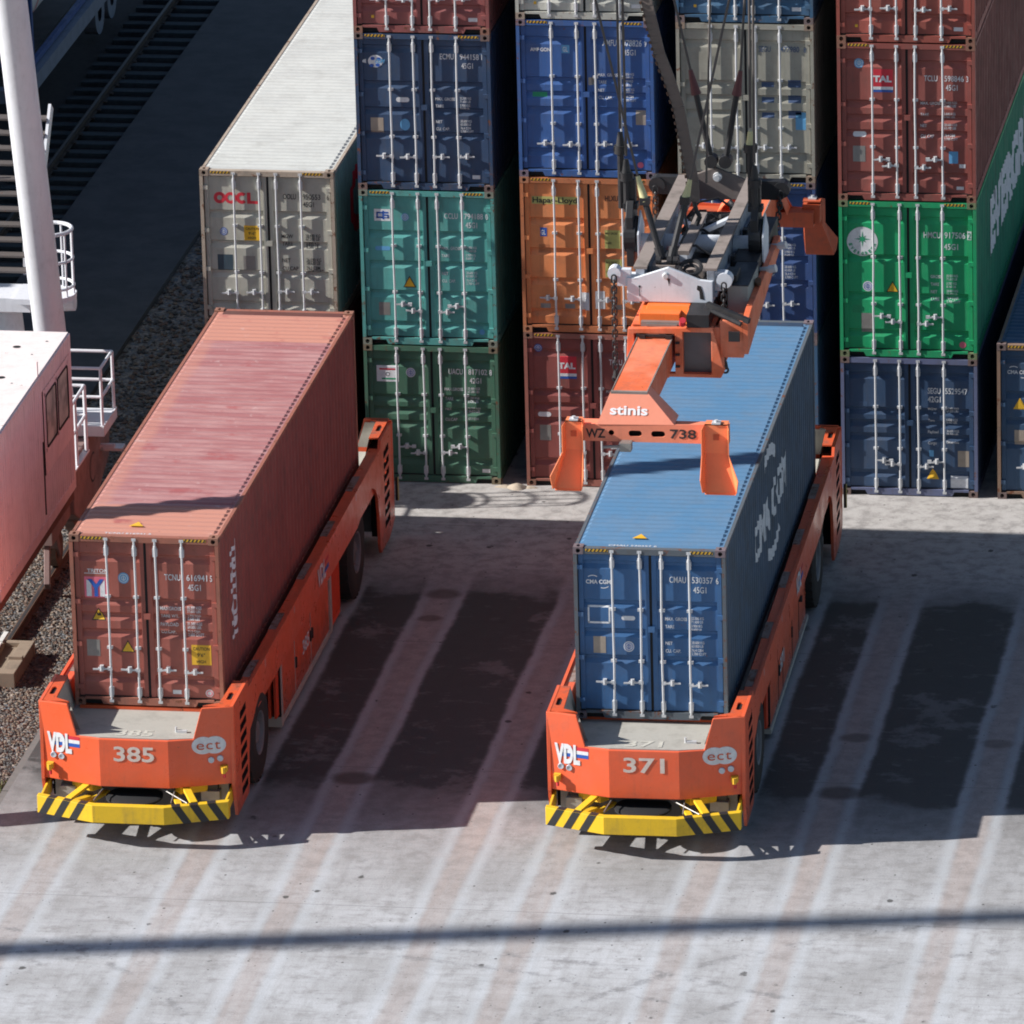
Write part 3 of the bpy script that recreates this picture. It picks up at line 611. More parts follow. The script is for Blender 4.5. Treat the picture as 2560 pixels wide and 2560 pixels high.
# ------------------------------------------------------------ ground, gravel, asphalt, track
def concrete():
    m = NT('worn concrete'); sp = m.n('ShaderNodeSeparateXYZ'); m.t.links.new(m.co.outputs['Object'], sp.inputs[0])
    x, y = sp.outputs[0], sp.outputs[1]; v = m.vec()
    wob = m.math('MULTIPLY', m.math('SUBTRACT', m.noise(v, 2.2, 6, .7), .5), .13)
    wob2 = m.math('MULTIPLY', m.math('SUBTRACT', m.noise(v, .25, 3, .5), .5), .16)
    xw = m.math('ADD', m.math('ADD', x, wob), wob2)
    cs = (-1.72, .60, 2.39, 4.79, 6.28, 8.70, 10.34, 12.73)
    track = None; edge = None
    for c in cs:
        d = m.math('ABSOLUTE', m.math('SUBTRACT', xw, c))
        t = m.mr(d, .13, .29, 1, 0); e = m.math('MULTIPLY', m.mr(d, .16, .30), m.mr(d, .30, .50, 1, 0))
        w_ = m.mr(d, .34, .46, 1, 0); wide = w_ if c == cs[0] else m.math('MAXIMUM', wide, w_)
        track = t if track is None else m.math('ADD', track, t); edge = e if edge is None else m.math('ADD', edge, e)
    far = m.mr(y, -21.5, -16.0)                                   # more oil film towards the parking spots
    big = m.noise(v, .55, 7, .62); mid = m.noise(v, 3.2, 8, .7); fine = m.noise(v, 38, 3, .6)
    stv = m.vec(scale=(2.6, .25, 1)); lng = m.noise(stv, 2.2, 5, .65)      # wear drawn out along the lanes
    crs = m.noise(m.vec(scale=(.3, 3.2, 1)), 3.0, 4, .65)                  # brushed finish across
    base = m.mix(m.mr(big, .35, .68), (.50, .51, .525, 1), (.36, .36, .36, 1))
    base = m.mix(m.mr(lng, .42, .70, 0, .35), base, (.27, .26, .255, 1))
    base = m.mix(m.math('MULTIPLY', far, .8), base, m.mix(m.mr(mid, .35, .65), (.30, .29, .285, 1), (.20, .195, .19, 1)))
    base = m.mix(m.mr(crs, .48, .75, 0, .40), base, (.24, .23, .225, 1))
    pale = m.mr(y, -6.2, -3.6); base = m.mix(m.math('MULTIPLY', pale, .8), base, m.mix(m.mr(mid, .35, .7), (.50, .475, .45, 1), (.36, .335, .31, 1)))
    base = m.mix(m.mr(mid, .47, .68, 0, .6), base, (.25, .24, .235, 1))
    # wheel tracks with washed-out edges
    onlane = m.mr(y, -7.5, -4.5, 1, 0)
    tc = m.mix(m.mr(mid, .35, .65), (.42, .36, .335, 1), (.33, .285, .265, 1))
    base = m.mix(m.math('MULTIPLY', m.math('MULTIPLY', m.math('MULTIPLY', track, m.mr(m.noise(stv, 1.1, 6, .7), .3, .65, .5, 1.0)), m.mr(y, -24.0, -15.5, .58, .85)), onlane), base, tc)
    base = m.mix(m.math('MULTIPLY', m.math('MULTIPLY', edge, m.mr(mid, .3, .6, .15, .48)), onlane), base, (.54, .575, .61, 1))
    # oil stained stopping zones between the tracks
    ny = m.math('MULTIPLY', m.math('SUBTRACT', m.noise(v, .9, 6, .6), .5), 2.6); yy = m.math('ADD', y, ny)
    zone = m.math('MULTIPLY', m.mr(yy, -15.6, -15.0), m.mr(yy, -6.1, -5.6, 1, 0))
    notr = m.math('SUBTRACT', 1.0, wide, clamp=True)
    hole = m.math('MULTIPLY', m.mr(m.noise(v, .55, 7, .68), .55, .62, 1, .25), m.mr(m.noise(m.vec(scale=(1, 2.2, 1), loc=(7, 3, 0)), 1.3, 7, .7), .56, .66, 1, .45))
    oil = m.math('MULTIPLY', m.math('MULTIPLY', zone, notr), hole)
    base = m.mix(m.math('MULTIPLY', oil, .97), base, m.mix(m.mr(mid, .3, .7), (.014, .014, .016, 1), (.032, .031, .032, 1)))
    soft = m.math('MULTIPLY', m.math('MULTIPLY', m.mr(yy, -17.4, -15), m.mr(yy, -6, -4.3, 1, 0)), notr)
    base = m.mix(m.math('MULTIPLY', soft, .5), base, (.12, .115, .11, 1))
    # tyre rest marks on the tracks
    for cx in cs:
        for cy, r in ((-14.9, .42), (-12.35, .30), (-5.9, .36), (-7.1, .24)):
            if random.random() < .3: continue
            dx = m.math('DIVIDE', m.math('SUBTRACT', m.math('ADD', x, m.math('MULTIPLY', wob, 2.0)), cx + random.uniform(-.06, .06)), r); dy = m.math('DIVIDE', m.math('SUBTRACT', y, cy + random.uniform(-.15, .15)), r * .8)
            d = m.math('ADD', m.math('ADD', m.math('MULTIPLY', dx, dx), m.math('MULTIPLY', dy, dy)), m.math('MULTIPLY', mid, .5))
            base = m.mix(m.mr(d, .5, 1.5, random.uniform(.45, .8), 0), base, (.085, .065, .055, 1))
    # rubber specks, pits and thin stains
    for sc, th, k in ((1.7, .11, .85), (4.0, .10, .8), (.8, .075, .75), (7.5, .11, .6)):
        vo = m.n('ShaderNodeTexVoronoi'); vo.inputs['Scale'].default_value = sc; m.t.links.new(m.vec(scale=(1, .8, 1)), vo.inputs['Vector'])
        d = m.math('ADD', vo.outputs['Distance'], m.math('MULTIPLY', m.math('SUBTRACT', m.noise(v, 13, 4, .7), .5), .16))
        cn = m.n('ShaderNodeSeparateColor'); m.t.links.new(vo.outputs['Color'], cn.inputs[0])
        base = m.mix(m.math('MULTIPLY', m.mr(d, th * .6, th, 1, 0), m.mr(cn.outputs[0], .62, .66, 0, k)), base, (.06, .058, .055, 1))
    for ax, ay, ar, aw in ((2.5, -36.0, 13.5, .10), (4.5, -36.0, 13.7, .13), (17.0, -30.5, 9.6, .10), (16.6, -31.2, 11.4, .12), (-6.0, -30.0, 9.0, .10)):
        dx = m.math('SUBTRACT', xw, ax); dy = m.math('SUBTRACT', y, ay); rad = m.math('SQRT', m.math('ADD', m.math('MULTIPLY', dx, dx), m.math('MULTIPLY', dy, dy)))
        base = m.mix(m.math('MULTIPLY', m.mr(m.math('ABSOLUTE', m.math('SUBTRACT', rad, ar)), aw * .3, aw, .5, 0), m.mr(mid, .42, .62)), base, (.20, .20, .205, 1))
    for jx in range(-1, 4):                                        # slab joints
        d = m.math('ABSOLUTE', m.math('SUBTRACT', m.math('ADD', y, m.math('MULTIPLY', wob, .05)), -20.6 + jx * 6.1))
        base = m.mix(m.mr(d, .006, .02, .35, 0), base, (.10, .095, .09, 1))
    base = m.mix(m.mr(fine, .3, .75, 0, .45), base, (.62, .60, .59, 1), 'MULTIPLY')
    m.bump(m.math('ADD', fine, m.math('MULTIPLY', mid, .6)), .35, .012)
    m.b.inputs['Specular IOR Level'].default_value = .25
    return m.out(base, m.math('SUBTRACT', .88, m.math('MULTIPLY', oil, .25)))
def gravel_mat():
    m = NT('gravel'); v = m.vec(); vo = m.n('ShaderNodeTexVoronoi'); vo.inputs['Scale'].default_value = 16
    m.t.links.new(v, vo.inputs['Vector']); sp = m.n('ShaderNodeSeparateColor'); m.t.links.new(vo.outputs['Color'], sp.inputs[0])
    s3 = m.n('ShaderNodeSeparateXYZ'); m.t.links.new(m.co.outputs['Object'], s3.inputs[0])
    c = m.mix(sp.outputs[0], (.10, .085, .075, 1), (.30, .25, .21, 1)); c = m.mix(m.mr(sp.outputs[1], .7, .8), c, (.12, .13, .14, 1))
    moss = m.math('MULTIPLY', m.mr(m.noise(v, 2.2, 6, .65), .36, .60), m.mr(s3.outputs[1], -17.0, -15.4, 1, 0))
    c = m.mix(moss, c, m.mix(m.noise(v, 30, 3), (.05, .07, .02, 1), (.13, .14, .05, 1)))
    m.bump(m.math('SUBTRACT', 1.0, vo.outputs['Distance']), 1.0, .05); return m.out(c, .95)
def flat(name, x0, x1, y0, y1, z, mat, zb=-.4):
    g = MB(); g.box(x0, x1, y0, y1, zb, z); return structure(g.build(name, mat))
GM = gravel_mat()
g = MB(); g.box(-400, 400, -400, 500, -.60, -.45); structure(g.build('ground', plain('far yard', (.20, .195, .19, 1), .9)))
flat('concrete_pavement', -3.08, 60, -60, -.0 + 70, 0.0, concrete())
flat('gravel_bed', -6.08, -3.085, -60, 70, -.13, GM, -.42)
AS = NT('asphalt'); a_ = AS.noise(AS.vec(), 1.2, 7, .7)
AS.bump(AS.noise(AS.vec(), 50, 3, .6), .4, .01)
asph = AS.out(AS.mix(AS.mr(a_, .3, .7), (.040, .039, .042, 1), (.070, .066, .068, 1)), .85)
flat('asphalt_road', -9.0, -6.085, -60, 90, -.02, asph, -.41)
bed = plain('dark ballast', (.030, .027, .026, 1), .95, var=.6, scale=9)  # near-black ballast tone
flat('ballast_bed', -12.2, -9.005, -60, 90, -.14, bed, -.43)
flat('asphalt_road', -60, -12.205, -60, 90, -.03, asph, -.44)
g = MB()                                                            # kerb of the slab along the gravel
for i in range(14): g.box(-3.22, -3.095, -26 + i * 2.0, -26 + i * 2.0 + 1.98, -.30, -.055 + .004 * (i % 3))
structure(g.build('kerb', plain('kerb stone', (.16, .15, .14, 1), .9)))
# loose stones lying on the gravel bed
def stones(n, x0, x1, y0, y1, z, s0, s1, mats, name, label, cat):
    g = MB()
    for i in range(n):
        x, y = random.uniform(x0, x1), random.uniform(y0, y1)
        if y < -15.6 and random.random() < .72: continue
        s = random.uniform(s0, s1); a = random.uniform(0, 3.14); sy = random.uniform(.6, 1); h = random.uniform(.45, .9)
        k = len(g.v); mi = random.randrange(len(mats)); jit = [random.uniform(.75, 1.2) for _ in range(6)]
        for j, (dx, dy, dz) in enumerate(((1, 0, 0), (0, 1, 0), (-1, 0, 0), (0, -1, 0), (.15, .1, 1), (0, 0, -1))):
            u, w = dx * s * jit[j], dy * s * sy * jit[j]
            g.v.append((x + u * math.cos(a) - w * math.sin(a), y + u * math.sin(a) + w * math.cos(a), z + s * .35 + dz * s * h * .8))
        for q in range(4):
            g.f += [(k + q, k + (q + 1) % 4, k + 4), (k + (q + 1) % 4, k + q, k + 5)]; g.m += [mi, mi]
    o = g.build(name, mats); tag(o, label, cat, kind='stuff'); return o
SM = [plain('stone tan', (.20, .15, .11, 1), .9), plain('stone grey', (.125, .115, .105, 1), .9), plain('stone dark', (.06, .055, .052, 1), .9), plain('stone rust', (.15, .095, .07, 1), .9)]
stones(19000, -6.05, -3.24, -18.5, 2, -.13, .018, .046, SM, 'gravel_stones', 'loose brown and grey ballast stones around the crane rail', 'gravel')
stones(2600, -6.05, -3.24, 2, 16, -.13, .03, .075, SM, 'gravel_stones', 'darker ballast stones between the asphalt road and the container stacks', 'gravel')
# tufts of moss and weeds beside the left transporter
g = MB(); random.seed(11)
for i in range(9000):
    x, y = random.uniform(-4.6, -3.26), random.uniform(-19.5, -15.5); h = random.uniform(.03, .09); a = random.uniform(0, 6.28); w = .02
    g.face([(x - w * math.cos(a), y - w * math.sin(a), -.13), (x + w * math.cos(a), y + w * math.sin(a), -.13), (x + random.uniform(-.04, .04), y + random.uniform(-.04, .04), -.10 + h)], i % 2)
tag(g.build('weeds', [plain('weed green', (.13, .155, .05, 1), .8), plain('weed dry', (.22, .20, .10, 1), .8)]), 'patchy moss and weeds on the gravel beside the left transporter', 'weeds', kind='stuff')
# rails
def rail(x, y0, y1, z, name, label):
    t = thing(name, label, 'rail', (x, y0, z)); b = MB()
    b.prism([(x - .045, z + .15), (x - .05, z + .11), (x - .012, z + .09), (x - .012, z + .03), (x - .075, z + .012), (x - .075, z), (x + .075, z), (x + .075, z + .012), (x + .012, z + .03), (x + .012, z + .09), (x + .05, z + .11), (x + .045, z + .15)], 'y', y0, y1, 0)
    b.build('rail_profile', M['ruststeel'], t, off=(x, y0, z)); c = MB(); c.box(x - .028, x + .028, y0, y1, z + .1505, z + .153); c.build('running_surface', plain('polished rail', (.05, .045, .045, 1), .55, .3), t, off=(x, y0, z))
    f = MB(); y = y0 + .2
    while y < min(y1, y0 + 60): f.box(x - .13, x - .055, y, y + .12, z, z + .03); f.box(x + .055, x + .13, y, y + .12, z, z + .03); y += .62
    f.build('rail_clips', M['ruststeel'], t, off=(x, y0, z))
rail(-4.63, -11.4, 60, -.10, 'crane_rail', 'rusty crane rail with dark polished top running through the gravel')
M['ruststeel'] = paint('dark steel', (.035, .025, .02, 1), .9, .6, .3)  # second rail gets a darker steel tone
rail(-9.98, -20, 80, -.05, 'crane_rail', 'brown rail on bluish sleepers in the shade, upper left')
M['ruststeel'] = paint('rusty steel', (.13, .075, .05, 1), .8, .6, .5)
sl = plain('weathered sleeper', (.030, .042, .048, 1), .95, var=.8, scale=5); sg = MB(); sg.box(0, 1.75, 0, .26, 0, .10)
first = None
for i in range(66):
    y = 2 + i * .66
    if first is None: first = sg.build('sleeper', sl, bevel=.01); o = first
    else: o = first.copy(); COL.objects.link(o)
    o.location = (-10.75 + .03 * math.sin(i * 5.1), y, -.145); tag(o, 'dark bluish sleeper under the shaded rail, upper left', 'sleeper', 'sleepers under the shaded rail')
# steel end tray by the crane rail
t = thing('end_stop_tray', 'tan concrete trough with pale edge strip at the end of the crane rail', 'trough', (-4.4, -10.3, -.13))
b = MB(); tn = paint('tan concrete', (.27, .21, .155, 1), .85, .55, .2, chips=.5, streak=.1); X0, X1, Y0, Y1, Z = -4.72, -4.10, -11.0, -9.35, .14
for a in ((X0, X0 + .12, Y0 + .2, Y1 - .12, -.13, Z), (X1 - .24, X1, Y0 + .2, Y1 - .12, -.13, Z), (X0, X1, Y0, Y0 + .2, -.13, Z + .004), (X0, X1, Y1 - .12, Y1, -.13, Z + .004), (X0 + .12, X1 - .24, Y0 + .2, Y1 - .12, -.13, .06)): b.box(*a)
b.box(X1 - .26, X1 - .004, -10.32, -10.24, Z - .05, Z + .06); b.box(X0 + .12, X1 - .24, -10.9, -10.8, 0, Z - .03)
b.build('trough', tn, t, bevel=.012, off=(-4.4, -10.3, -.13)); b = MB()
for q in range(3): b.box(X0 + .01, X0 + .09, Y0 + .45 + q * .52, Y0 + .93 + q * .52, Z, Z + .035)
b.build('edge_strip', paint('pale strip', (.68, .68, .66, 1), .6, .3, .1), t, off=(-4.4, -10.3, -.13))
# sand heap, swept dirt against the stacks
g = MB(); n = 22
for (cx, cy, rr, hh) in ((2.76, -.16, .20, .10), (2.52, -.10, .16, .04), (3.0, -.12, .12, .04)):
    for i in range(n):
        a, b_ = 2*math.pi*i/n, 2*math.pi*(i+1)/n
        def P(t, k, q): r = rr * k * (1 + .16 * math.sin(3 * t + cx * 9)); return (cx + r * math.cos(t), cy + r * .6 * math.sin(t), hh * q)
        g.face([P(a, 1, 0), P(b_, 1, 0), P(b_, .5, .62), P(a, .5, .62)]); g.face([P(a, .5, .62), P(b_, .5, .62), P(0, .0, 1)])
tag(g.build('sand_heap', plain('sand', (.42, .35, .27, 1), .95), smooth=True), 'small heap of swept sand in front of the gap between two stacks', 'sand heap')

# ------------------------------------------------------------ automated transporters
OR = (.82, .125, .045, 1)
def agv(name, label, c, y0, rz, number, boxstyle):
    t = thing(name, label, 'transporter', (c, y0, 0), rz, 'driverless container transporters')
    P = paint('transporter orange ' + number, OR, .30, .16, .06, chips=.5, grime=.55, fade=(.74, .17, .09, 1), fadeamt=.3, streak=.12, bump=.06, spec=.5)
    PR = paint('transporter orange rubbed ' + number, (.66, .10, .03, 1), .5, .7, .45, streak=.1)
    GR = paint('transporter grey ' + number, (.42, .405, .36, 1), .5, .35, .1, streak=.1)
    DK = M['dark']; HW = 1.58
    side = [(.30, 2.16), (1.52, 2.16), (1.60, 2.02), (13.85, 1.99), (13.95, 2.12), (15.10, 2.12), (15.10, .30), (14.55, .12), (13.72, .12), (13.62, .28), (13.60, .85), (13.50, 1.22), (13.30, 1.42),
            (13.10, 1.52), (12.90, 1.58), (12.30, 1.50), (11.5, 1.34), (4.05, 1.42), (3.60, 1.56), (3.0, 1.60), (2.60, 1.60), (2.35, 1.53), (2.1, 1.46), (1.90, 1.36), (1.62, 1.28), (1.50, .95), (1.42, .42), (1.34, .30), (.42, .26), (.24, .84)]
    slot = lambda s0, z: [(s0, z), (s0 + .50, z + .02), (s0 + .50, z + .15), (s0, z + .13)]
    for sg in (-1, 1):
        b = MB(); holes = [slot(.82, .44 + i * .215) for i in range(7)] + [slot(14.15, .42 + i * .215) for i in range(7)]
        b.prism(side, 'x', sg * (HW - .05), sg * HW, 0, holes, him=1); b.build('side_skirt', [P, DK], t)  # slot walls coloured near-black for the shade inside the slots
        b = MB(); b.box(sg * 1.30 - .0, sg * 1.50, .8, 15.0, .45, 2.0); b.v = [(x, y, z if not (1.6 < y < 0) else z) for x, y, z in b.v]
        b = MB(); b.box(min(sg*1.35, sg*1.50), max(sg*1.35, sg*1.50), .72, 1.38, .40, 1.98); b.box(min(sg*1.35, sg*1.50), max(sg*1.35, sg*1.50), 14.05, 14.7, .30, 1.98); b.build('slot_backing', DK, t)  # near-black blocks behind the slots, painted in for their shaded inside
        # beam top with rubbed guide surfaces
        b = MB(); b.box(min(sg*1.37, sg*(HW-.052)), max(sg*1.37, sg*(HW-.052)), 1.60, 13.9, 1.30, 1.985)
        b.build('side_beam', P, t, bevel=.01)
        gm = paint('rubbed plate ' + number + str(sg), (.30, .22, .19, 1), .7, .7, .8, chips=1, streak=0)
        for s in (2.6, 4.9, 7.4, 9.6, 12.0): b = MB(); b.box(min(sg*1.366, sg*1.49), max(sg*1.366, sg*1.49), s - .45, s + .35, 1.90, 1.989); b.build('guide_plate', gm, t)
        # corner posts with lashing slots; sloped steel lead-ins
        for e, (s0, s1) in enumerate(((.30, 1.50), (13.97, 15.08))):
            b = MB(); so = (s0 + s1) / 2 - (.12 if e == 0 else -.0)
            pts = [(sg * 1.09, s0 + .0), (sg * (HW - .052), s0), (sg * (HW - .052), s1), (sg * 1.36, s1), (sg * 1.33, s0 + .16)] if e == 0 else [(sg * 1.36, s0), (sg * (HW - .052), s0), (sg * (HW - .052), s1), (sg * 1.09, s1), (sg * 1.33, s1 - .16)]
            hs = []
            for i in range(12):
                a = 2 * math.pi * i / 12; hs.append((sg * 1.445 + math.cos(a) * .045, so + (.13 if math.sin(a) > 0 else -.13) + math.sin(a) * .045))
            b.prism(pts, 'z', 2.13, 2.155, 0, [hs]); b.build('post_cap', PR, t)
            b = MB(); b.box(min(sg*1.41, sg*1.49), max(sg*1.41, sg*1.49), so - .2, so + .2, 1.95, 2.128); b.build('lashing_pocket', DK, t)
            b = MB(); q = (s0 + .16) if e == 0 else (s1 - .16); q2 = s1 if e == 0 else s0; o = s0 if e == 0 else s1
            b.face([(sg * 1.33, q, 2.13), (sg * 1.36, q2, 2.13), (sg * 1.25, q2, 1.66), (sg * 1.25, q, 1.66)])
            b.face([(sg * 1.09, o + .02 * (1 - 2 * e), 2.13), (sg * 1.33, q, 2.13), (sg * 1.25, q, 1.66), (sg * .93, o + .02 * (1 - 2 * e), 1.66)])
            b.build('lead_in_plate', GR, t)
    # nose: three facets with the cut-down middle, and the same at the tail
    def nose(e):
        sy = (lambda s: s) if e == 0 else (lambda s: 15.10 - s)
        out = [(-HW - .01, .30), (-.56, .0), (.56, .0), (HW + .01, .30)] if e == 0 else [(-HW - .01, .08), (-.56, .0), (.56, .0), (HW + .01, .08)]
        b = MB(); zb, zt, zl = .83, 2.155, 1.64
        def q(pts): b.face([(x, sy(s), z) for x, s, z in pts]); b.face([(x, sy(s + .06), z) for x, s, z in pts]); n = len(pts); [b.face([(pts[i][0], sy(pts[i][1]), pts[i][2]), (pts[(i+1)%n][0], sy(pts[(i+1)%n][1]), pts[(i+1)%n][2]), (pts[(i+1)%n][0], sy(pts[(i+1)%n][1] + .06), pts[(i+1)%n][2]), (pts[i][0], sy(pts[i][1] + .06), pts[i][2])]) for i in range(n)]
        S0 = out[0][1]; f = lambda x: S0 * (abs(x) - .56) / (HW + .01 - .56)
        for sg in (-1, 1): q([(sg * (HW + .01), S0, zb + .02), (sg * .56, 0, zb), (sg * .56, 0, zl), (sg * .95, f(.95), zl), (sg * 1.09, f(1.09), zt), (sg * (HW + .01), S0, zt)])
        q([(-.56, 0, zb), (.56, 0, zb), (.56, 0, zl), (-.56, 0, zl)])
        b.build('nose_panel', P, t, bevel=.012)
        return f
    f = nose(0); nose(1)
    b = MB()
    for sg in (-1, 1): b.face([(sg * .97, 14.93, 1.66), (sg * 1.12, 14.93, 2.12), (sg * 1.33, 14.93, 2.12), (sg * 1.33, 14.93, 1.66)])
    b.build('tail_lining', GR, t)
    # deck and chassis
    b = MB(); b.prism([(-.95, .14), (-.56, .062), (.56, .062), (.95, .14), (1.25, .45), (1.25, 14.7), (-1.25, 14.7), (-1.25, .45)], 'z', 1.58, 1.652); b.build('deck', GR, t)
    b = MB()
    for s in (1.35, 6.5, 8.3, 13.0): b.box(-1.15, 1.15, s, s + .4, 1.655, 1.71)
    b.build('support_pad', PR, t)
    b = MB(); b.box(-.95, .95, .5, 14.6, .55, 1.57); b.box(-1.26, 1.26, .40, .9, .35, .80); b.box(-1.3, 1.3, 14.3, 14.9, .3, .8); b.build('chassis', DK if 0 else paint('chassis ' + number, (.10, .10, .10, 1), .6, .4, .2), t)
    # equipment boxes between the axles
    for sg in (-1, 1):
        X = lambda a: (min(sg * 1.0, sg * a), max(sg * 1.0, sg * a))
        b = MB(); b.box(*X(1.42), 5.05, 9.45, .20, 1.40); b.build('equipment_box', P, t, bevel=.01)
        if boxstyle == 0:
            b = MB(); b.box(*X(1.45), 4.90, 5.06, .10, 1.41); b.box(*X(1.45), 9.45, 9.62, .12, 1.38); b.box(*X(1.44), 5.06, 9.45, .10, .20); b.build('grey_frame', GR, t, bevel=.008)
            b = MB(); b.box(*X(1.41), 9.64, 10.55, .14, 1.30); 
            for i in range(18): b.box(min(sg*1.41, sg*1.425), max(sg*1.41, sg*1.425), 9.70 + i * .045, 9.72 + i * .045, .25, 1.2)
            b.build('grille', paint('grille red ' + number + str(sg), (.80, .085, .03, 1), .5, .1), t)
            b = MB()
            for s in (6.30, 7.75): b.box(*X(1.426), s, s + .03, .22, 1.38)
            b.build('panel_seam', GR, t); b = MB()
            for s in (6.36, 7.68, 7.84): b.box(*X(1.445), s, s + .06, .62, .80)
            b.build('door_latch', M['black'], t)
        else:
            b = MB(); b.box(*X(1.39), 9.45, 10.75, .18, 1.36); b.build('equipment_box', P, t, bevel=.01); b = MB()
            for s in (6.35, 7.0, 8.4, 9.43): b.box(*X(1.426), s, s + .025, .22, 1.38)
            b.build('panel_seam', DK, t); b = MB()
            for s in (6.42, 8.32): b.box(*X(1.445), s, s + .05, .62, .80)
            b.tube((sg * 1.42, 9.5, .9), (sg * 1.48, 9.5, .9), .06, 10); b.build('door_latch', M['black'], t)
            b = MB(); b.box(*X(1.44), 5.05, 10.75, .10, .18); b.build('grey_frame', GR, t)
        b = MB()
        for i in range(9): b.box(min(sg*(.62+i*.095), sg*(.66+i*.095)), max(sg*(.62+i*.095), sg*(.66+i*.095)), 4.62, 5.0, .35, 1.38)
        b.build('radiator_fins', paint('radiator red ' + number + str(sg), (.70, .07, .025, 1), .5, .1), t)
        b = MB(); b.box(min(sg*.5, sg*1.45), max(sg*.5, sg*1.45), 4.85, 4.9, .30, 1.4); b.build('radiator_core', DK, t)
    # wheels
    for s in (2.72, 11.72):
        for sg in (-1, 1):
            w = MB(); R_ = .82; xo = sg * 1.515; W_ = -sg * .52
            w.lathe((xo, s, R_), [(W_, .45), (W_, R_ * .90), (W_ * .93, R_ * .97), (W_ * .85, R_ * .985), (W_ * .15, R_ * .985), (W_ * .07, R_ * .97), (0, R_ * .90), (sg * .02, R_ * .74), (-sg * .0, .36)], 40)
            for i in range(30):
                a = 2 * math.pi * i / 30; da = .055
                for (u0, u1, off) in ((.04, .50, 0), (.50, .96, .1)):
                    pts = []
                    for rr in (R_ * .975, R_ * 1.0):
                        for aa in (a - da + off, a + da + off):
                            for uu in (u0, u1): pts.append((xo + W_ * uu, s + math.cos(aa) * rr, R_ + math.sin(aa) * rr))
                    k = len(w.v); w.v += pts
                    for fq in ((4, 5, 7, 6), (0, 1, 5, 4), (2, 6, 7, 3), (0, 4, 6, 2), (1, 3, 7, 5)): w.f.append(tuple(k + j for j in fq)); w.m.append(0)
            tr = w.build('wheel', paint('tyre ' + number + str(s) + str(sg), (.030, .027, .025, 1), .85, .5, 0, dirtc=(.12, .09, .07, 1), streak=0, bump=0), t, smooth=True)
            r = MB(); r.lathe((xo, s, R_), [(-sg * .02, .375), (sg * .005, .365), (-sg * .01, .335), (-sg * .10, .30), (-sg * .13, .22), (-sg * .04, .18), (-sg * .03, .10), (-sg * .02, .0)], 28)
            for i in range(10): a = 2*math.pi*i/10; r.tube((xo - sg * .13, s + math.cos(a) * .25, R_ + math.sin(a) * .25), (xo - sg * .085, s + math.cos(a) * .25, R_ + math.sin(a) * .25), .02, 6)
            r.build('rim', paint('rim ' + number + str(s) + str(sg), (.17, .17, .18, 1), .6, .7, .4, streak=0, chips=.6), tr, smooth=True)
    # bumper frame
    YB = paint('bumper yellow ' + number, (.80, .50, .02, 1), .5, .3, .1, bump=0, chips=.7); b = MB()
    z0, z1 = .44, .735; q = [(-1.56, -.24), (-.58, -.61), (.58, -.61), (1.56, -.24)]
    for (xa, sa), (xb, sb) in zip(q, q[1:]):
        b.prism([(xa, sa), (xb, sb), (xb, sb + .13), (xa, sa + .13)], 'z', z0, z1)
    bp = b.build('bumper', YB, t, bevel=.008)
    D = Decal(); D.grp('black_stripes')
    for sg in (-1, 1):
        for i in range(3):
            u = .70 + i * .27; D.poly([(sg * (u + .13 + .17), z0), (sg * (u + .17 + .13 - .13), z0), (sg * u, z1), (sg * (u + .13), z1)], 0, 1)
            if 0: pass
    fq = lambda x: -.61 if abs(x) <= .58 else -.61 + (abs(x) - .58) * .37 / .98
    D.build('black_stripes', [M['black']], lambda u, v, g: (u, fq(u) - g, v), bp, gap=.004)
    D = Decal(); D.grp('black_stripes')
    for sg in (-1, 1):
        for i in range(3): u = .70 + i * .27; D.poly([(sg * u, 0), (sg * (u + .13), 0), (sg * (u + .10), .13), (sg * (u - .03), .13)], 0, 1)
    D.build('black_stripes', [M['black']], lambda u, v, g: (u, fq(u) + v, z1 + g), bp, gap=.004)
    b = MB()
    for sg in (-1, 1):
        b.bar((sg * 1.02, -.34, .73), (sg * .72, .30, .84), .12, .05); b.bar((sg * .66, .16, .78), (sg * 1.05, .45, .74), .20, .14); b.bar((sg * 1.50, -.20, .60), (sg * 1.50, .50, .66), .04, .24)
        b.bar((sg * 1.02, -.34, .66), (sg * .82, .42, .50), .12, .05); b.bar((sg * .80, -.34, .62), (sg * .55, .40, .60), .10, .05)
    b.build('bumper_arm', YB, t, bevel=.006)
    b = MB(); b.path([(.22, .30, .80), (.92, -.38, .74)], .011); b.path([(-.52, .2, .78), (-.60, -.38, .74)], .012); b.path([(.62, .2, .78), (.66, -.4, .74)], .012); b.build('sensor_rod', M['plate'], t)
    b = MB(); b.lathe((-.05, .15, .58), [(0, 0), (0, .42), (.03, .46), (.06, .46), (.08, .40), (.08, 0)], 28, axis='z'); b.tube((-.02, -.3, .56), (-.02, -.3, .66), .03); b.build('turntable', M['rubber'], t, smooth=True)
    b = MB(); b.box(-1.42, 1.42, .52, .60, .42, .84); b.box(-1.3, -1.05, .30, .52, .50, .70); b.box(1.0, 1.3, .34, .52, .52, .68); b.build('under_plate', GR, t)
    # lamps, signal lights
    def fp(x): return f(x) if abs(x) > .56 else 0
    for i, (x, z) in enumerate(((-1.36, 1.27), (-1.22, 1.26), (1.22, 1.28), (1.36, 1.30))):
        y = fp(x); b = MB(); b.lathe((x, y - .03, z), [(.03, .050), (0, .050), (-.005, .044), (.004, .0)], 16, axis='y')
        b.build('headlight', paint('lamp glass ' + number + str(i), (.55, .60, .66, 1), .15, .1, 0, streak=0, bump=0), t, smooth=True)
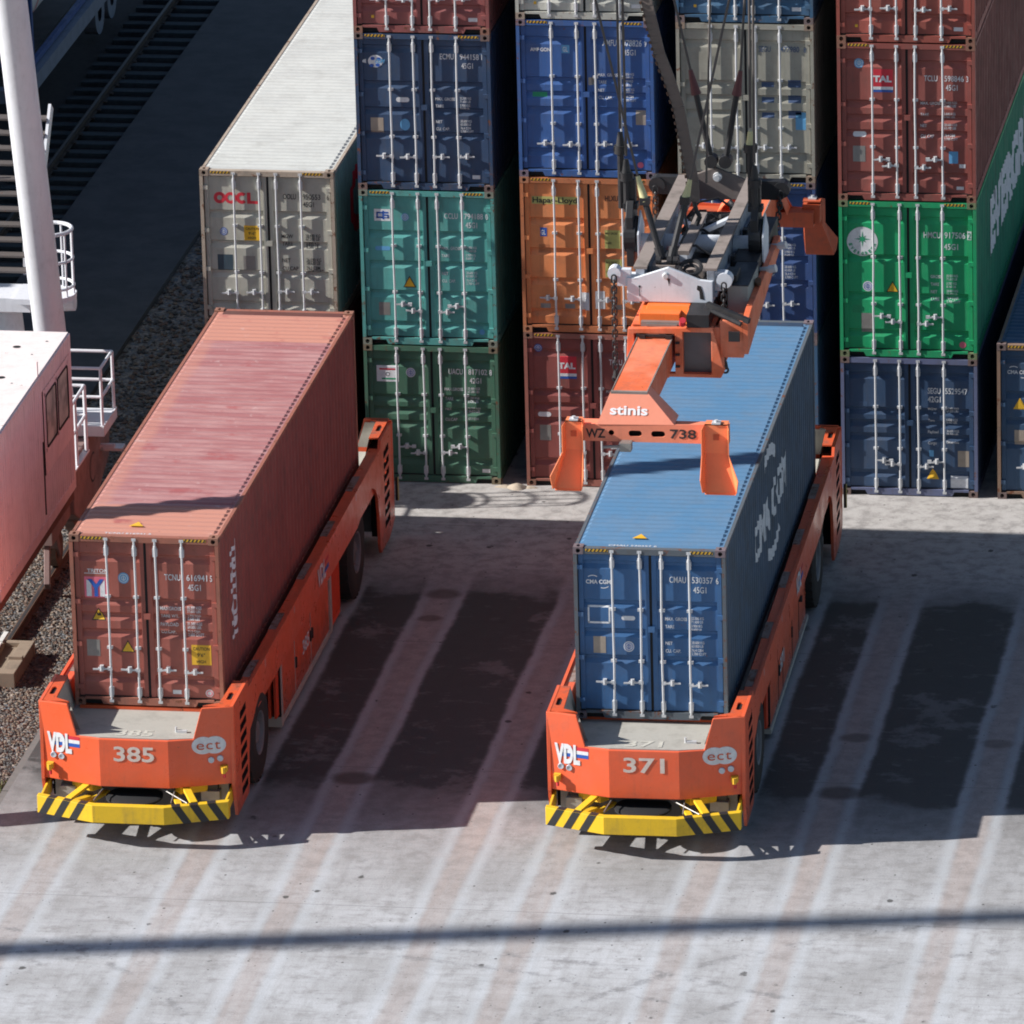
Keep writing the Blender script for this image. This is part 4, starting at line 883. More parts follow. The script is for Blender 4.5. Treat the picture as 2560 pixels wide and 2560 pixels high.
    for x, z in ((-1.42, 1.08), (1.42, 1.12)):
        y = fp(x); b = MB(); b.box(x - .055, x + .055, y - .09, y + .01, z - .03, z + .06); b.tube((x, y - .10, z - .05), (x, y - .10, z + .05), .035, 10); b.build('warning_light', M['yellow'], t)
        b = MB(); b.tube((x + .01, y - .08, z - .13), (x + .01, y - .08, z - .06), .022, 8); b.build('warning_light', M['red'], t)
    # lettering on the nose
    D = Decal(); w = 0
    D.text(number, -.33, 1.28, .25, DI['cream'], w=.66, bold=.02)
    D.grp('logo'); D.text('VDL', -1.46, 1.34, .31, w, 3, w=.42, bold=.05)
    for i, cc in enumerate((DI['red'], w, DI['blue'])): D.rect(-1.36, 1.56 - i * .06, -.90, 1.62 - i * .06, cc, 1)
    D.grp('logo')
    for dx, ly in ((1.10, 1), (1.28, 1.5)): D.circ(dx, 1.53, .175, w, ly, 28, .85)
    D.text('e', 1.00, 1.46, .165, DI['orange'], 3, w=.12, bold=.0); D.text('c', 1.15, 1.46, .165, DI['orange'], 3, w=.10, bold=.0); D.text('t', 1.28, 1.46, .165, DI['orange'], 3, w=.09, bold=.0); D.grp()
    D.build('lettering', [M[k_] for k_ in DEC], lambda u, v, g: (u, fp(u) - .0 - g, v), t, ub=(-.56, .56), gap=.004)
    D = Decal(); D.text(number, -.33, .10, .26, DI['olive'] if 0 else w, w=.60, bold=.02)
    D.build('lettering', [plain('worn number ' + number, (.55, .53, .46, 1), .7, var=.4, scale=20)], lambda u, v, g: (u, v + .06, 1.652 + g), t, gap=.003)
    for sg in (1,):
        D = Decal(); D.grp('logo'); D.text('VDL', 7.70, 1.55, .34, w, 3, w=.72, bold=.03); D.rect(8.1, 1.60, 8.75, 1.68, DI['blue'], 1); D.rect(8.1, 1.75, 8.75, 1.82, DI['red'], 1); D.grp()
        D.text(number, 7.0 if boxstyle == 0 else 6.6, .62, .24, w, w=.60, bold=.03)
        for s in (3.0, 5.6, 11.4): D.rect(s, 1.86, s + .03, 1.985, w); 
        D.build('side_lettering', [M[k_] for k_ in DEC], lambda u, v, g: ((HW if v > 1.4 else 1.42) + g, u, v), t, gap=.004)
    b = MB(); b.tube((.62, .40, 1.652), (.62, .40, 1.74), .018, 8); b.box(.64, .80, .36, .42, 1.652, 1.69); b.build('deck_bolt', M['galv'], t)
    b = MB(); b.box(HW + .02, HW + .06, 15.1, 15.16, .62, 1.05); b.build('tail_sensor', M['black'], t)
    b = MB(); b.box(HW + .062, HW + .075, 15.1, 15.16, .62, 1.05); b.build('reflector_strip', M['olive'], t)
    return t
agv('container_transporter', 'orange driverless transporter number 385 carrying the rust red container', -.57, -17.95, 0, '385', 0)
agv('container_transporter', 'orange driverless transporter number 371 carrying the blue container', 7.62, -17.68, .017, '371', 1)

# ------------------------------------------------------------ lifting frame hanging over the blue container
SO = paint('spreader orange', (.78, .15, .05, 1), .5, .35, .18, chips=.7, fade=(.86, .27, .15, 1), fadeamt=.8, streak=.2, bump=.1)
SD = paint('spreader dark orange', (.55, .10, .035, 1), .55, .5, .3)
GW = paint('headblock grey', (.70, .73, .77, 1), .45, .18, .15, streak=.15, dirtc=(.10, .08, .065, 1))
GT = paint('greasy beam top', (.27, .225, .20, 1), .75, .75, .2, streak=0, chips=.9)
GB = paint('beam web grey', (.34, .37, .42, 1), .5, .6, .15, streak=.5, dirtc=(.03, .028, .027, 1), chips=.4)
BK = paint('greasy black steel', (.022, .022, .024, 1), .45, .3, .1, dirtc=(.06, .05, .045, 1))
HO = (7.38, -9.1, 6.0)
sp_ = thing('container_spreader', 'orange telescopic lifting frame with grey head block hanging above the blue container', 'spreader', HO)
def SB(b, n, m, **k): return b.build(n, m, sp_, off=HO, **k)
def mirror(b):                                                        # 180 degrees about the frame's vertical axis
    n = MB(); n.v = [(2 * 7.38 - x, -18.14 - y, z) for x, y, z in b.v]; n.f = list(b.f); n.m = list(b.m); return n
# end beams
def rr(x0, x1, z0, z1, r, n=5):
    pts = []
    for cx, cz, a0 in ((x1 - r, z1 - r, 0), (x0 + r, z1 - r, 90), (x0 + r, z0 + r, 180), (x1 - r, z0 + r, 270)):
        for i in range(n + 1): a = R(a0 + 90 * i / n); pts.append((cx + r * math.cos(a), cz + r * math.sin(a)))
    return pts
b = MB(); b.prism([(6.20, 5.97), (8.60, 5.97), (8.60, 6.30), (7.83, 6.27), (6.60, 6.25), (6.20, 6.22)], 'y', -15.12, -15.09, 0, [rr(7.10, 7.31, 6.06, 6.16, .049), rr(7.46, 7.68, 6.06, 6.16, .049), rr(6.78, 6.87, 6.07, 6.16, .044)])
b.box(6.20, 8.60, -15.09, -14.80, 5.97, 6.0); b.box(6.20, 8.60, -15.09, -14.80, 6.19, 6.235); b.box(6.20, 8.60, -14.83, -14.80, 6.0, 6.19)
EB = b; b2 = MB(); b2.prism([(6.60, 6.25), (7.83, 6.27), (7.38, 6.74), (6.80, 6.74)], 'y', -15.13, -15.10); b2.v = [(x, y + (z - 6.25) * .42, z) for x, y, z in b2.v]
b2.face([(6.62, -15.1, 6.24), (6.80, -14.9, 6.74), (6.80, -14.6, 6.74), (6.62, -14.6, 6.24)]); b2.face([(7.83, -15.1, 6.26), (7.38, -14.9, 6.74), (7.38, -14.6, 6.74), (7.83, -14.6, 6.26)])
SBL = paint('pale orange', (.84, .26, .15, 1), .5, .2, .05, streak=.1, chips=.5)  # paler orange for the front end beam and gusset
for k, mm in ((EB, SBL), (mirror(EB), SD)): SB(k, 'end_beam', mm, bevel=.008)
for k, mm in ((b2, paint('pale orange', (.86, .30, .19, 1), .5, .1, .02, streak=.05)), (mirror(b2), SO)): SB(k, 'gusset', mm)
b = MB(); b.box(6.25, 8.5, -15.0, -14.86, 6.02, 6.18); SB(b, 'beam_cavity', M['dark'])
# telescopic arms
a = MB(); a.box(6.81, 7.37, -14.93, -9.5, 6.22, 6.73); aw = MB(); aw.box(6.80, 7.385, -14.94, -14.88, 6.25, 6.742); aw.box(6.80, 6.815, -14.9, -12.1, 6.72, 6.738); aw.box(7.365, 7.385, -14.9, -12.1, 6.72, 6.738)
for k in (a, mirror(a)): SB(k, 'telescopic_arm', SO, bevel=.01)
for k in (aw, mirror(aw)): SB(k, 'arm_edge', GT)
# corner guides (flippers)
def flip(cx, wl, wr, fl, fr, y0, sgn, mat):
    b = MB(); y = y0; yb = y0 - .26 * sgn * -1 if 0 else y0 - .22 * sgn
    t_, m_, l_ = 6.36, 5.88, 5.30
    P = lambda x, z, yy: (cx + x, yy, z)
    b.face([P(-wl, t_, y), P(wr, t_, y), P(wr, m_, y), P(-wl, m_, y)]); b.face([P(-wl, m_, y), P(wr, m_, y), P(fr, l_, yb), P(-fl, l_, yb)])
    d = .15 * sgn
    for (xa, xb, xc) in ((-wl, -wl, -fl), (wr, wr, fr)):
        s_ = -1 if xa < 0 else 1
        b.face([P(xa, t_, y), P(xa, m_, y), P(xa + s_ * .03, m_, y - d), P(xa + s_ * .03, t_ - .05, y - d)])
        b.face([P(xa, m_, y), P(xc, l_, yb), P(xc + s_ * .02, l_ + .03, yb - d * .8), P(xc + s_ * .05, l_ + .24, yb - d), P(xa + s_ * .03, m_, y - d)])
    b.face([P(-fl, l_, yb), P(fr, l_, yb), P(fr, l_ - .02, yb - d * .2), P(-fl, l_ - .02, yb - d * .2)])
    b.box(cx - wl, cx + wr, min(y, y + .2 * sgn), max(y, y + .2 * sgn), t_ - .02, t_ + .0)
    b.box(cx - wl + .0, cx + wr, min(y + .01 * sgn, y + .28 * sgn), max(y + .01 * sgn, y + .28 * sgn), 5.99, 6.30)
    o = SB(b, 'corner_guide', mat); so = o.modifiers.new('Solidify', 'SOLIDIFY'); so.thickness = .012
    c = MB(); c.box(cx - .07, cx + .07, min(y - .02*sgn, y + .12 * sgn), max(y - .02*sgn, y + .12 * sgn), 6.36, 6.385); c.tube((cx, y + .04 * sgn, 6.38), (cx, y + .04 * sgn, 6.42), .03, 8); c2 = c.build('pivot', M['galv'], o, off=HO)
    c = MB(); c.box(cx - .045, cx + .045, min(y - .015 * sgn, y), max(y - .015 * sgn, y), 6.10, 6.19); c.build('locking_window', SD, o, off=HO)
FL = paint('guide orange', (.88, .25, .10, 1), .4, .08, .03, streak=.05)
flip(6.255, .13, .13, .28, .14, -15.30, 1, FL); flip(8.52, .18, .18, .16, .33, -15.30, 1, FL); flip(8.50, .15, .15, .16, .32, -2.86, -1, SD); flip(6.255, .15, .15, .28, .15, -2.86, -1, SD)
# main frame around the arms
b = MB(); b.prism([(6.63, 6.40), (6.66, 6.88), (8.03, 6.93), (8.22, 6.20), (8.16, 6.08), (7.32, 6.08), (7.32, 6.06), (6.70, 6.10)], 'y', -12.10, -11.98, 0, [[(6.76, 6.14), (7.42, 6.14), (7.42, 6.80), (6.76, 6.80)], [(7.55, 6.14), (8.01, 6.14), (8.01, 6.84), (7.55, 6.84)]])
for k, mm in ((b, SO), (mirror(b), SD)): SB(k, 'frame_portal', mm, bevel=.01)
b = MB(); b.box(6.68, 6.74, -11.98, -6.2, 6.12, 6.86); b.box(7.44, 7.52, -11.98, -6.2, 6.12, 6.86); b.box(8.04, 8.14, -11.98, -6.2, 6.10, 6.90); b.box(6.70, 8.1, -11.9, -6.2, 6.86, 6.90); SB(b, 'main_frame', SO, bevel=.01)
b = MB(); b.box(7.53, 8.03, -11.97, -11.9, 6.08, 6.86); SB(b, 'arm_end_plate', paint('smoky metal', (.13, .12, .12, 1), .35, .5, .1))
b = MB(); b.box(6.80, 7.40, -12.14, -12.10, 6.76, 6.80); 
for x in (6.85, 7.28): b.box(x, x + .1, -12.18, -12.1, 6.74, 6.80)
for z in (6.25, 6.45, 6.65): b.box(7.43, 7.50, -12.14, -12.10, z, z + .03)
SB(b, 'wear_pad', BK)
b = MB(); b.box(6.82, 7.48, -11.9, -11.0, 6.90, 7.08); b.prism([(-11.95, 6.9), (-11.0, 6.9), (-11.0, 7.12), (-11.6, 7.12)], 'x', 6.90, 7.60); SB(b, 'top_cover', paint('clean orange', (.90, .18, .03, 1), .4, .1, .02), bevel=.01)
b = MB(); b.box(6.86, 7.50, -12.0, -11.82, 6.89, 6.97); b.box(6.95, 7.45, -12.02, -11.99, 6.90, 6.94); SB(b, 'roller_tray', M['plate'])
# side outrigger with drive boxes
b = MB(); b.prism([(-12.0, 6.46), (-12.0, 7.02), (-11.5, 7.10), (-7.9, 7.22), (-7.9, 7.02)], 'x', 8.50, 8.60); b.prism([(-11.9, 6.46), (-11.9, 6.60), (-7.9, 7.14), (-7.9, 7.02)], 'x', 8.36, 8.50); b.box(8.14, 8.52, -12.0, -11.88, 6.40, 7.02); b.box(8.14, 8.52, -9.9, -9.8, 6.5, 7.1); b.box(8.14, 8.52, -8.0, -7.9, 6.7, 7.2)
SB(b, 'outrigger', SO, bevel=.008)
b = MB(); b.box(8.16, 8.50, -11.2, -9.95, 6.90, 7.36); SB(b, 'electrical_cabinet', paint('cabinet grey green', (.28, .31, .29, 1), .5, .4, .1), bevel=.01)
b = MB(); b.box(8.15, 8.51, -11.21, -9.94, 7.36, 7.375); SB(b, 'cabinet_lid', paint('cabinet lid', (.03, .035, .045, 1), .4, .2, .0))
b = MB(); b.box(7.62, 7.98, -12.12, -11.0, 6.93, 7.14); b.bar((7.9, -11.7, 7.2), (8.62, -12.0, 7.02), .08, .08); b.tube((8.0, -11.9, 7.15), (8.5, -12.1, 7.0), .04); b.box(8.30, 8.48, -12.16, -12.1, 6.72, 6.88); SB(b, 'hydraulic_block', BK)
for (x, y, z, c) in ((8.55, -10.4, 7.15, 'ruststeel'), (8.3, -9.3, 7.1, 'ruststeel'), (7.55, -12.1, 6.98, 'red')):
    b = MB(); b.tube((x, y, z), (x + .02, y - .12, z + .1), .055, 10); SB(b, 'hose_coupling', M[c])
b = MB(); random.seed(3)
for i in range(9):
    x, y = 7.5 + random.uniform(-.2, .5), random.uniform(-11.9, -8); p = [(x, y, 6.92)]
    for j in range(6): x += random.uniform(-.06, .14); y += random.uniform(.1, .4); p.append((x, y, 6.95 + random.uniform(0, .16)))
    b.path(p, .018, 6)
SB(b, 'hoses', BK)
for x, y in ((8.54, -8.3), (8.54, -9.6)):
    b = MB(); b.tube((x - .25, y, 7.12), (x + .18, y - .1, 7.20), .045, 10); b.tube((x + .1, y - .08, 7.18), (x + .22, y - .1, 7.21), .065, 10); SB(b, 'hydraulic_cylinder', M['galv'])
# head block
hx = 7.26
b = MB(); b.prism([(6.56, 7.13), (7.96, 7.13), (7.96, 7.50), (7.75, 7.52), (7.24, 7.72), (6.75, 7.55), (6.56, 7.50)], 'y', -11.45, -11.38); b.box(6.56, 7.96, -11.38, -11.1, 7.13, 7.16); b.box(6.56, 6.60, -11.38, -11.1, 7.16, 7.50); b.box(7.92, 7.96, -11.38, -11.1, 7.16, 7.50); b.box(6.56, 6.76, -11.45, -11.1, 7.50, 7.53)
SB(b, 'head_block_plate', GW, bevel=.012)
b = MB(); b.prism([(6.66, 7.28), (7.98, 7.28), (7.98, 7.56), (7.28, 7.84), (6.72, 7.62)], 'y', -6.14, -6.07); SB(b, 'head_block_plate', paint('sooty plate', (.15, .125, .115, 1), .7, .5, .2, streak=.2), bevel=.012)
b = MB(); b.lathe((7.20, -11.46, 7.58), [(.02, .06), (-.01, .055), (-.03, .04), (-.03, 0)], 14, axis='y'); b.lathe((7.32, -6.16, 7.68), [(.02, .08), (-.03, .075), (-.03, .045), (-.07, .045), (-.07, 0)], 14, axis='y'); SB(b, 'pivot_pin', M['galv'], smooth=True)
D = Decal(); D.grp('grease_stain'); D.poly([(7.75, 7.20), (7.82, 7.19), (7.80, 7.32), (7.77, 7.42), (7.71, 7.43), (7.70, 7.36), (7.74, 7.33)], 0, 1); D.circ(6.77, 7.39, .02, 0, 1, 10); D.rect(6.765, 7.22, 6.775, 7.39, 0, 1); D.poly([(7.21, 7.55), (7.27, 7.53), (7.25, 7.40), (7.235, 7.48)], 0, 1)
D.build('grease_stain', [M['black']], lambda u, v, g: (u - HO[0], -11.452 - g - HO[1], v - HO[2]), sp_, gap=.002)
for x0, x1 in ((6.66, 6.88), (7.82, 8.02)):
    b = MB(); b.box(x0 + .04, x1 - .04, -11.38, -6.14, 7.30, 7.66); b.box(x0, x1, -11.38, -6.14, 7.22, 7.30); SB(b, 'longitudinal_beam', GB, bevel=.008)
    b = MB(); b.box(x0, x1, -11.38, -6.14, 7.66, 7.70); SB(b, 'beam_flange', GT)
b = MB(); b.box(7.22, 7.40, -10.2, -8.0, 7.55, 7.62); SB(b, 'centre_beam', GT); b = MB(); b.box(7.25, 7.37, -10.2, -8.0, 7.35, 7.55); SB(b, 'centre_beam', GW)
b = MB(); b.tube((6.34, -9.0, 7.38), (8.34, -9.0, 7.38), .155, 18); SB(b, 'cross_tube', GW, smooth=True)
b = MB(); b.bar((6.9, -7.9, 7.5), (7.25, -8.4, 7.45), .09, .07); b.bar((7.80, -7.9, 7.5), (7.42, -8.5, 7.45), .09, .07); SB(b, 'diagonal_brace', GW)
b = MB(); b.box(6.3, 6.7, -6.16, -5.98, 7.36, 7.66); b.box(7.98, 8.4, -6.16, -5.98, 7.30, 7.62); b.tube((8.4, -6.2, 7.48), (8.4, -5.95, 7.48), .14, 14); b.tube((6.3, -6.2, 7.52), (6.3, -5.95, 7.52), .14, 14); SB(b, 'chain_bracket', BK)
b = MB(); b.box(6.40, 6.62, -11.42, -11.3, 7.38, 7.66); b.tube((6.36, -11.48, 7.60), (6.36, -11.28, 7.60), .11, 14); b.box(7.92, 8.14, -11.30, -11.15, 7.30, 7.62); b.tube((8.14, -11.4, 7.5), (8.14, -11.2, 7.5), .13, 14); SB(b, 'chain_bracket', GW)
# pin joints and machinery in the middle of the head block
b = MB(); b.box(6.92, 7.30, -11.1, -10.8, 7.36, 7.64); b.box(7.0, 7.7, -10.7, -10.3, 7.3, 7.45); b.box(6.95, 7.25, -10.3, -9.6, 7.28, 7.40); SB(b, 'hitch_block', GT)
b = MB()
for x in (7.02, 7.20, 7.30): b.tube((x - .04, -11.0, 7.70), (x + .04, -11.0, 7.70), .075, 12)
b.box(6.9, 7.75, -11.1, -9.6, 7.24, 7.32); b.box(7.35, 7.85, -8.6, -8.2, 7.2, 7.42); b.tube((7.1, -10.5, 7.5), (7.1, -10.2, 7.5), .12); SB(b, 'hitch_pins', BK)
b = MB(); b.torus((7.55, -11.05, 7.60), (0, -.5, 1), .17, .035, 22, 6); b.torus((7.55, -11.05, 7.56), (0, -.5, 1), .11, .03, 18, 6); SB(b, 'cable_guide_ring', BK, smooth=True)
b = MB(); b.box(6.90, 7.80, -11.0, -6.3, 6.95, 7.12); b.box(8.06, 8.48, -9.85, -7.3, 6.95, 7.36); b.box(8.1, 8.3, -11.1, -10.6, 7.2, 7.5); SB(b, 'machinery_bed', BK, bevel=.01)
b = MB(); random.seed(21)                                                # hydraulic clutter packed between the beams
for i in range(46):
    x, y, z = random.uniform(6.92, 7.78), random.uniform(-11.0, -6.5), random.uniform(7.0, 7.42); a_, c_, d_ = (random.uniform(.04, .16) for _ in range(3))
    if i % 2: b.box(x - a_ / 2, x + a_ / 2, y - c_, y + c_, z - d_ / 2, z + d_ / 2)
    else: b.tube((x - a_, y, z), (x + a_, y + random.uniform(-.3, .3), z + random.uniform(-.1, .15)), random.uniform(.02, .06), 8)
for x in (6.60, 8.06):
    for i in range(9): y = -10.8 + i * .5; b.box(x - .04, x + .04, y, y + .18, 7.1, 7.22 + (i % 3) * .1)
SB(b, 'machinery', BK, bevel=.004)
b = MB()
for i in range(5):
    y = -11.0 + i * .9; b.path([(6.95, y, 7.3), (7.15, y + .2, 7.55), (7.45, y + .35, 7.58), (7.78, y + .5, 7.3)], .022, 6)
SB(b, 'hoses', BK, smooth=True)
# sheave towers on both sides
for x, sx in ((6.30, -1), (8.36, 1)):
    b = MB(); b.prism([(-9.30, 7.05), (-8.85, 7.05), (-8.80, 7.9), (-8.95, 8.15), (-9.20, 8.15), (-9.35, 7.9)], 'x', x - .06, x + .06); b.tube((x - .10, -9.08, 7.55), (x + .10, -9.08, 7.55), .30, 22); b.box(x - .08, x + .08, -9.15, -8.98, 8.1, 8.5); b.box(x - .12, x + .12, -9.2, -9.0, 8.0, 8.1)
    SB(b, 'sheave', BK, bevel=.008)
    b = MB(); b.prism([(-9.36, 7.20), (-9.05, 6.98), (-8.75, 7.20), (-8.72, 7.62), (-9.05, 7.95), (-9.38, 7.62)], 'x', x + .13, x + .155); SB(b, 'sheave_guard', GW)
# ropes, sockets and rods
ROPE = paint('wire rope', (.085, .075, .07, 1), .6, .3, 0, streak=0, bump=0)
def rope(p, q, r=.021): b = MB(); b.tube(p, q, r, 8); SB(b, 'hoist_rope', ROPE, smooth=True)
def ext(p, q, zz): k = (zz - p[2]) / (q[2] - p[2]); return tuple(p[i] + (q[i] - p[i]) * k for i in range(3))
ZT = 17.6
def socket(p, q, col=None):
    b = MB(); b.tube(p, q, .075, 12, 0, .04); SB(b, 'rope_socket', BK if col is None else col, smooth=True)
yg = paint('pale socket', (.56, .53, .28, 1), .5, .25, .05, streak=0)
pr = paint('dull red socket', (.12, .035, .038, 1), .5, .25, .05, streak=0)
for (lo, hi, mid_) in (((7.06, -10.95, 7.72), (6.17, -10.5, 11.1), (6.66, -10.7, 9.02)), ((7.22, -10.95, 7.72), (7.82, -10.5, 10.4), (7.50, -10.6, 8.95))):
    top = ext(mid_, (hi[0], hi[1], hi[2]), ZT); rope(mid_, top)
    b = MB(); s0 = ext(lo, mid_, 8.62); b.tube(lo, s0, .052, 10); b.tube(lo, ext(lo, mid_, 7.9), .075, 10); b.box(s0[0] - .08, s0[0] + .08, s0[1] - .07, s0[1] + .07, s0[2] - .05, s0[2] + .07); SB(b, 'tension_rod', BK, smooth=True)
    b = MB(); b.tube(s0, mid_, .075, 12, 0, .035); SB(b, 'rope_socket', yg, smooth=True)
for x, y, zt in ((6.24, -9.15, 8.5), (6.12, -8.95, 8.9), (8.36, -9.2, 8.45), (8.26, -8.9, 8.95)):
    b = MB(); b.tube((x, y, 7.95), (x, y, zt), .055, 10); b.tube((x, y, zt - .02), (x, y, zt + .12), .105, 12); b.box(x - .11, x + .11, y - .05, y + .05, zt + .02, zt + .10); SB(b, 'tension_rod', BK, smooth=True)
    socket((x, y, zt + .12), (x, y, zt + .34), yg if x == 8.26 else BK); rope((x, y, zt + .4), (x + (.06 if x > 7 else -.02), y, ZT), .022)
for x0, x1, zt in ((7.22, 6.98, 9.1), (7.46, 7.66, 9.1)):
    b = MB(); lo = (x0, -6.12, 7.96); hi = (x1, -6.12, zt); b.tube(lo, hi, .05, 10); b.tube((x0, -6.22, 7.95), (x0, -6.0, 7.95), .11, 14); SB(b, 'tension_rod', BK, smooth=True)
    p2 = ext(lo, hi, zt + .42); b = MB(); b.tube(hi, p2, .085, 12, 0, .035); SB(b, 'rope_socket', pr, smooth=True); rope(p2, ext(lo, hi, ZT) if x0 < 7.3 else (8.3, -6.12, ZT))
rope((7.62, -9.6, 8.6), (7.95, -9.6, ZT), .018)
# energy supply chain: flat link belt
pts = [(6.25, -9.0, 13.2), (6.58, -9.0, 11.6), (6.80, -9.0, 10.6), (6.98, -9.0, 10.1), (7.10, -9.0, 9.7), (7.22, -9.0, 9.0), (7.32, -9.0, 8.45), (7.33, -9.0, 8.1)]
b = MB(); c = MB()
for p, q in zip(pts, pts[1:]): b.bar(p, q, .035, .185, 0, up=(1, 0, 0))
for p, q in zip(pts, pts[1:]):
    L = (Vector(q) - Vector(p)).length; n = max(2, int(L / .11))
    for i in range(n):
        u = Vector(p).lerp(Vector(q), (i + .06) / n); w = Vector(p).lerp(Vector(q), (i + .94) / n)
        b.bar(u.lerp(w, .3), w.lerp(u, .3), .045, .172, 0, up=(1, 0, 0))
        s_ = Vector((-.105, -.03, 0)); c.bar(u + s_, u.lerp(w, .5) + s_, .03, .03)
SB(b, 'energy_chain', paint('energy chain', (.15, .12, .105, 1), .65, .45, .2, streak=0)); SB(c, 'chain_studs', M['ruststeel'])
b = MB(); b.tube(pts[0], (5.4, -9, ZT), .12, 10); SB(b, 'energy_chain', BK)
b = MB(); b.path([(7.33, -9, 8.1), (7.36, -9.0, 7.95), (7.42, -9, 7.85), (7.36, -9, 7.7)], .04); b.path([(7.28, -9.3, 8.3), (7.25, -9.5, 8.0), (7.30, -9.6, 7.8), (7.20, -9.8, 7.62)], .02); SB(b, 'power_cable', BK, smooth=True)
# hanging chains
def chain(x, y, z, n, dx=0, dy=0, name='lifting_chain'):
    b = MB()
    for i in range(n):
        ax = (1, 0, 0) if i % 2 else (0, 1, 0)
        b.torus((x + dx * i, y + dy * i, z - i * .092), ax, .040, .0145, 12, 6, 0, stretch=((0, 0, 1), .028))
    zz = z - n * .092; b.tube((x + dx * n, y + dy * n, zz + .02), (x + dx * n, y + dy * n, zz - .10), .035, 8, 0, .055); b.torus((x + dx * n, y + dy * n, zz - .12), (0, 1, 0), .05, .018, 12, 6)
    SB(b, name, BK, smooth=True)
chain(6.36, -11.5, 7.52, 17); chain(8.14, -11.45, 7.42, 14); chain(6.28, -6.22, 7.45, 5); chain(8.40, -6.25, 7.42, 13, dx=-.012)
# lettering on the frame
D = Decal(); D.text('WZ', 6.42, 6.03, .15, DI['black'], 2, w=.31, bold=.02); D.text('738', 7.76, 6.05, .15, DI['black'], 2, w=.42, bold=.02)
D.build('lettering', [M[k_] for k_ in DEC], lambda u, v, g: (u - HO[0], -15.12 - g - HO[1], v - HO[2]), sp_, gap=.003)
D = Decal(); D.text('stinis', 6.80, 6.405, .14, 0, 2, w=.60, bold=.025)
D.build('lettering', [plain('bright white', (.85, .85, .85, 1), .5, var=.05)], lambda u, v, g: (u - HO[0], -15.13 + (v - 6.25) * .42 - g * 1.5 - HO[1], v - HO[2]), sp_, gap=.003)
b = MB(); b.box(6.98, 7.16, -15.3, -15.12, 5.86, 6.0); b.tube((6.7, -15.2, 5.9), (6.98, -15.2, 5.92), .025); SB(b, 'landing_sensor', M['plate'])

sp_.location = (HO[0] + .225, HO[1] - 1.53, HO[2] + .48)

# ------------------------------------------------------------ rail mounted gantry crane (left leg pair in view, rest outside the frame)
CP = paint('crane white', (.66, .67, .70, 1), .45, .12, .03, streak=.15, bump=.05)
CO = (-5.0, -10.2, 0)
cr = thing('gantry_crane', 'white rail mounted gantry crane with leaning tubular leg, stairs and pink machine house', 'crane', CO)
def CB(b, n, m, **k): return b.build(n, m, cr, off=CO, **k)
XL = -5.0
def legline(y0, sl, z): return (XL, y0 + sl * z, z)
back = lambda z: (XL, -3.24 - .289 * (z - 3.74), z); front = lambda z: (XL, -17.75 + .325 * (z - 1.5), z)
for ln in (back, front): b = MB(); b.tube(ln(1.2), ln(18), .285, 40); CB(b, 'leg', CP, smooth=True)
for y0 in (-14.5, -6.2):
    b = MB(); b.box(-7, 34, y0 - .5, y0 + .5, 18.0, 19.6); CB(b, 'main_girder', CP)
    b = MB(); b.tube((32, y0, 1), (32, y0, 18), .35, 20); CB(b, 'leg', CP)
b = MB(); b.box(-7, -3.5, -14.9, -5.8, 17.6, 18.0); b.box(5.6, 9.2, -14.0, -6.5, 19.0, 20.6); CB(b, 'trolley', CP)
# sill and wheel trucks
SP = paint('bogie pink', (.20, .13, .12, 1), .6, .5, .3, fade=(.34, .22, .20, 1), fadeamt=.4, streak=.3)
b = MB(); b.prism([(-4.7, .82), (-4.2, .55), (-3.6, .50), (-2.6, .62), (-1.7, .95), (-1.55, 1.5), (-2.1, 1.72), (-4.7, 1.85)], 'x', -4.86, -4.36); CB(b, 'wheel_truck', SP, bevel=.02)
b = MB(); b.prism([(-6.2, .75), (-4.7, .8), (-4.7, 1.3), (-6.2, 1.15)], 'x', -4.80, -4.44); b.bar((-4.6, -5.9, .8), (-4.5, -6.5, .1), .10, .25); b.bar((-4.6, -5.6, .8), (-4.6, -5.3, .3), .2, .16); b.bar((-4.6, -4.2, .6), (-4.6, -3.7, .2), .2, .16); CB(b, 'rail_guard', SP, bevel=.01)
for y in (-5.2, -3.1): b = MB(); b.lathe((-4.63, y, .36), [(-.08, 0), (-.08, .31), (.08, .31), (.08, .25), (.10, 0)], 24); CB(b, 'rail_wheel', M['ruststeel'], smooth=True)
D = Decal(); D.grp('lettering'); D.ring(-3.1, 1.18, .27, .035, 1, 1, 20, 1.0, 5.3); D.build('lettering', [M[k_] for k_ in DEC], lambda u, v, g: (-4.357 + g - CO[0], u - CO[1], v), cr)
b = MB(); b.tube((-4.36, -2.4, 1.32), (-4.1, -2.4, 1.32), .07, 10); b.box(-4.3, -3.95, -2.5, -2.2, 1.28, 1.33); CB(b, 'cable_bracket', M['galv'])
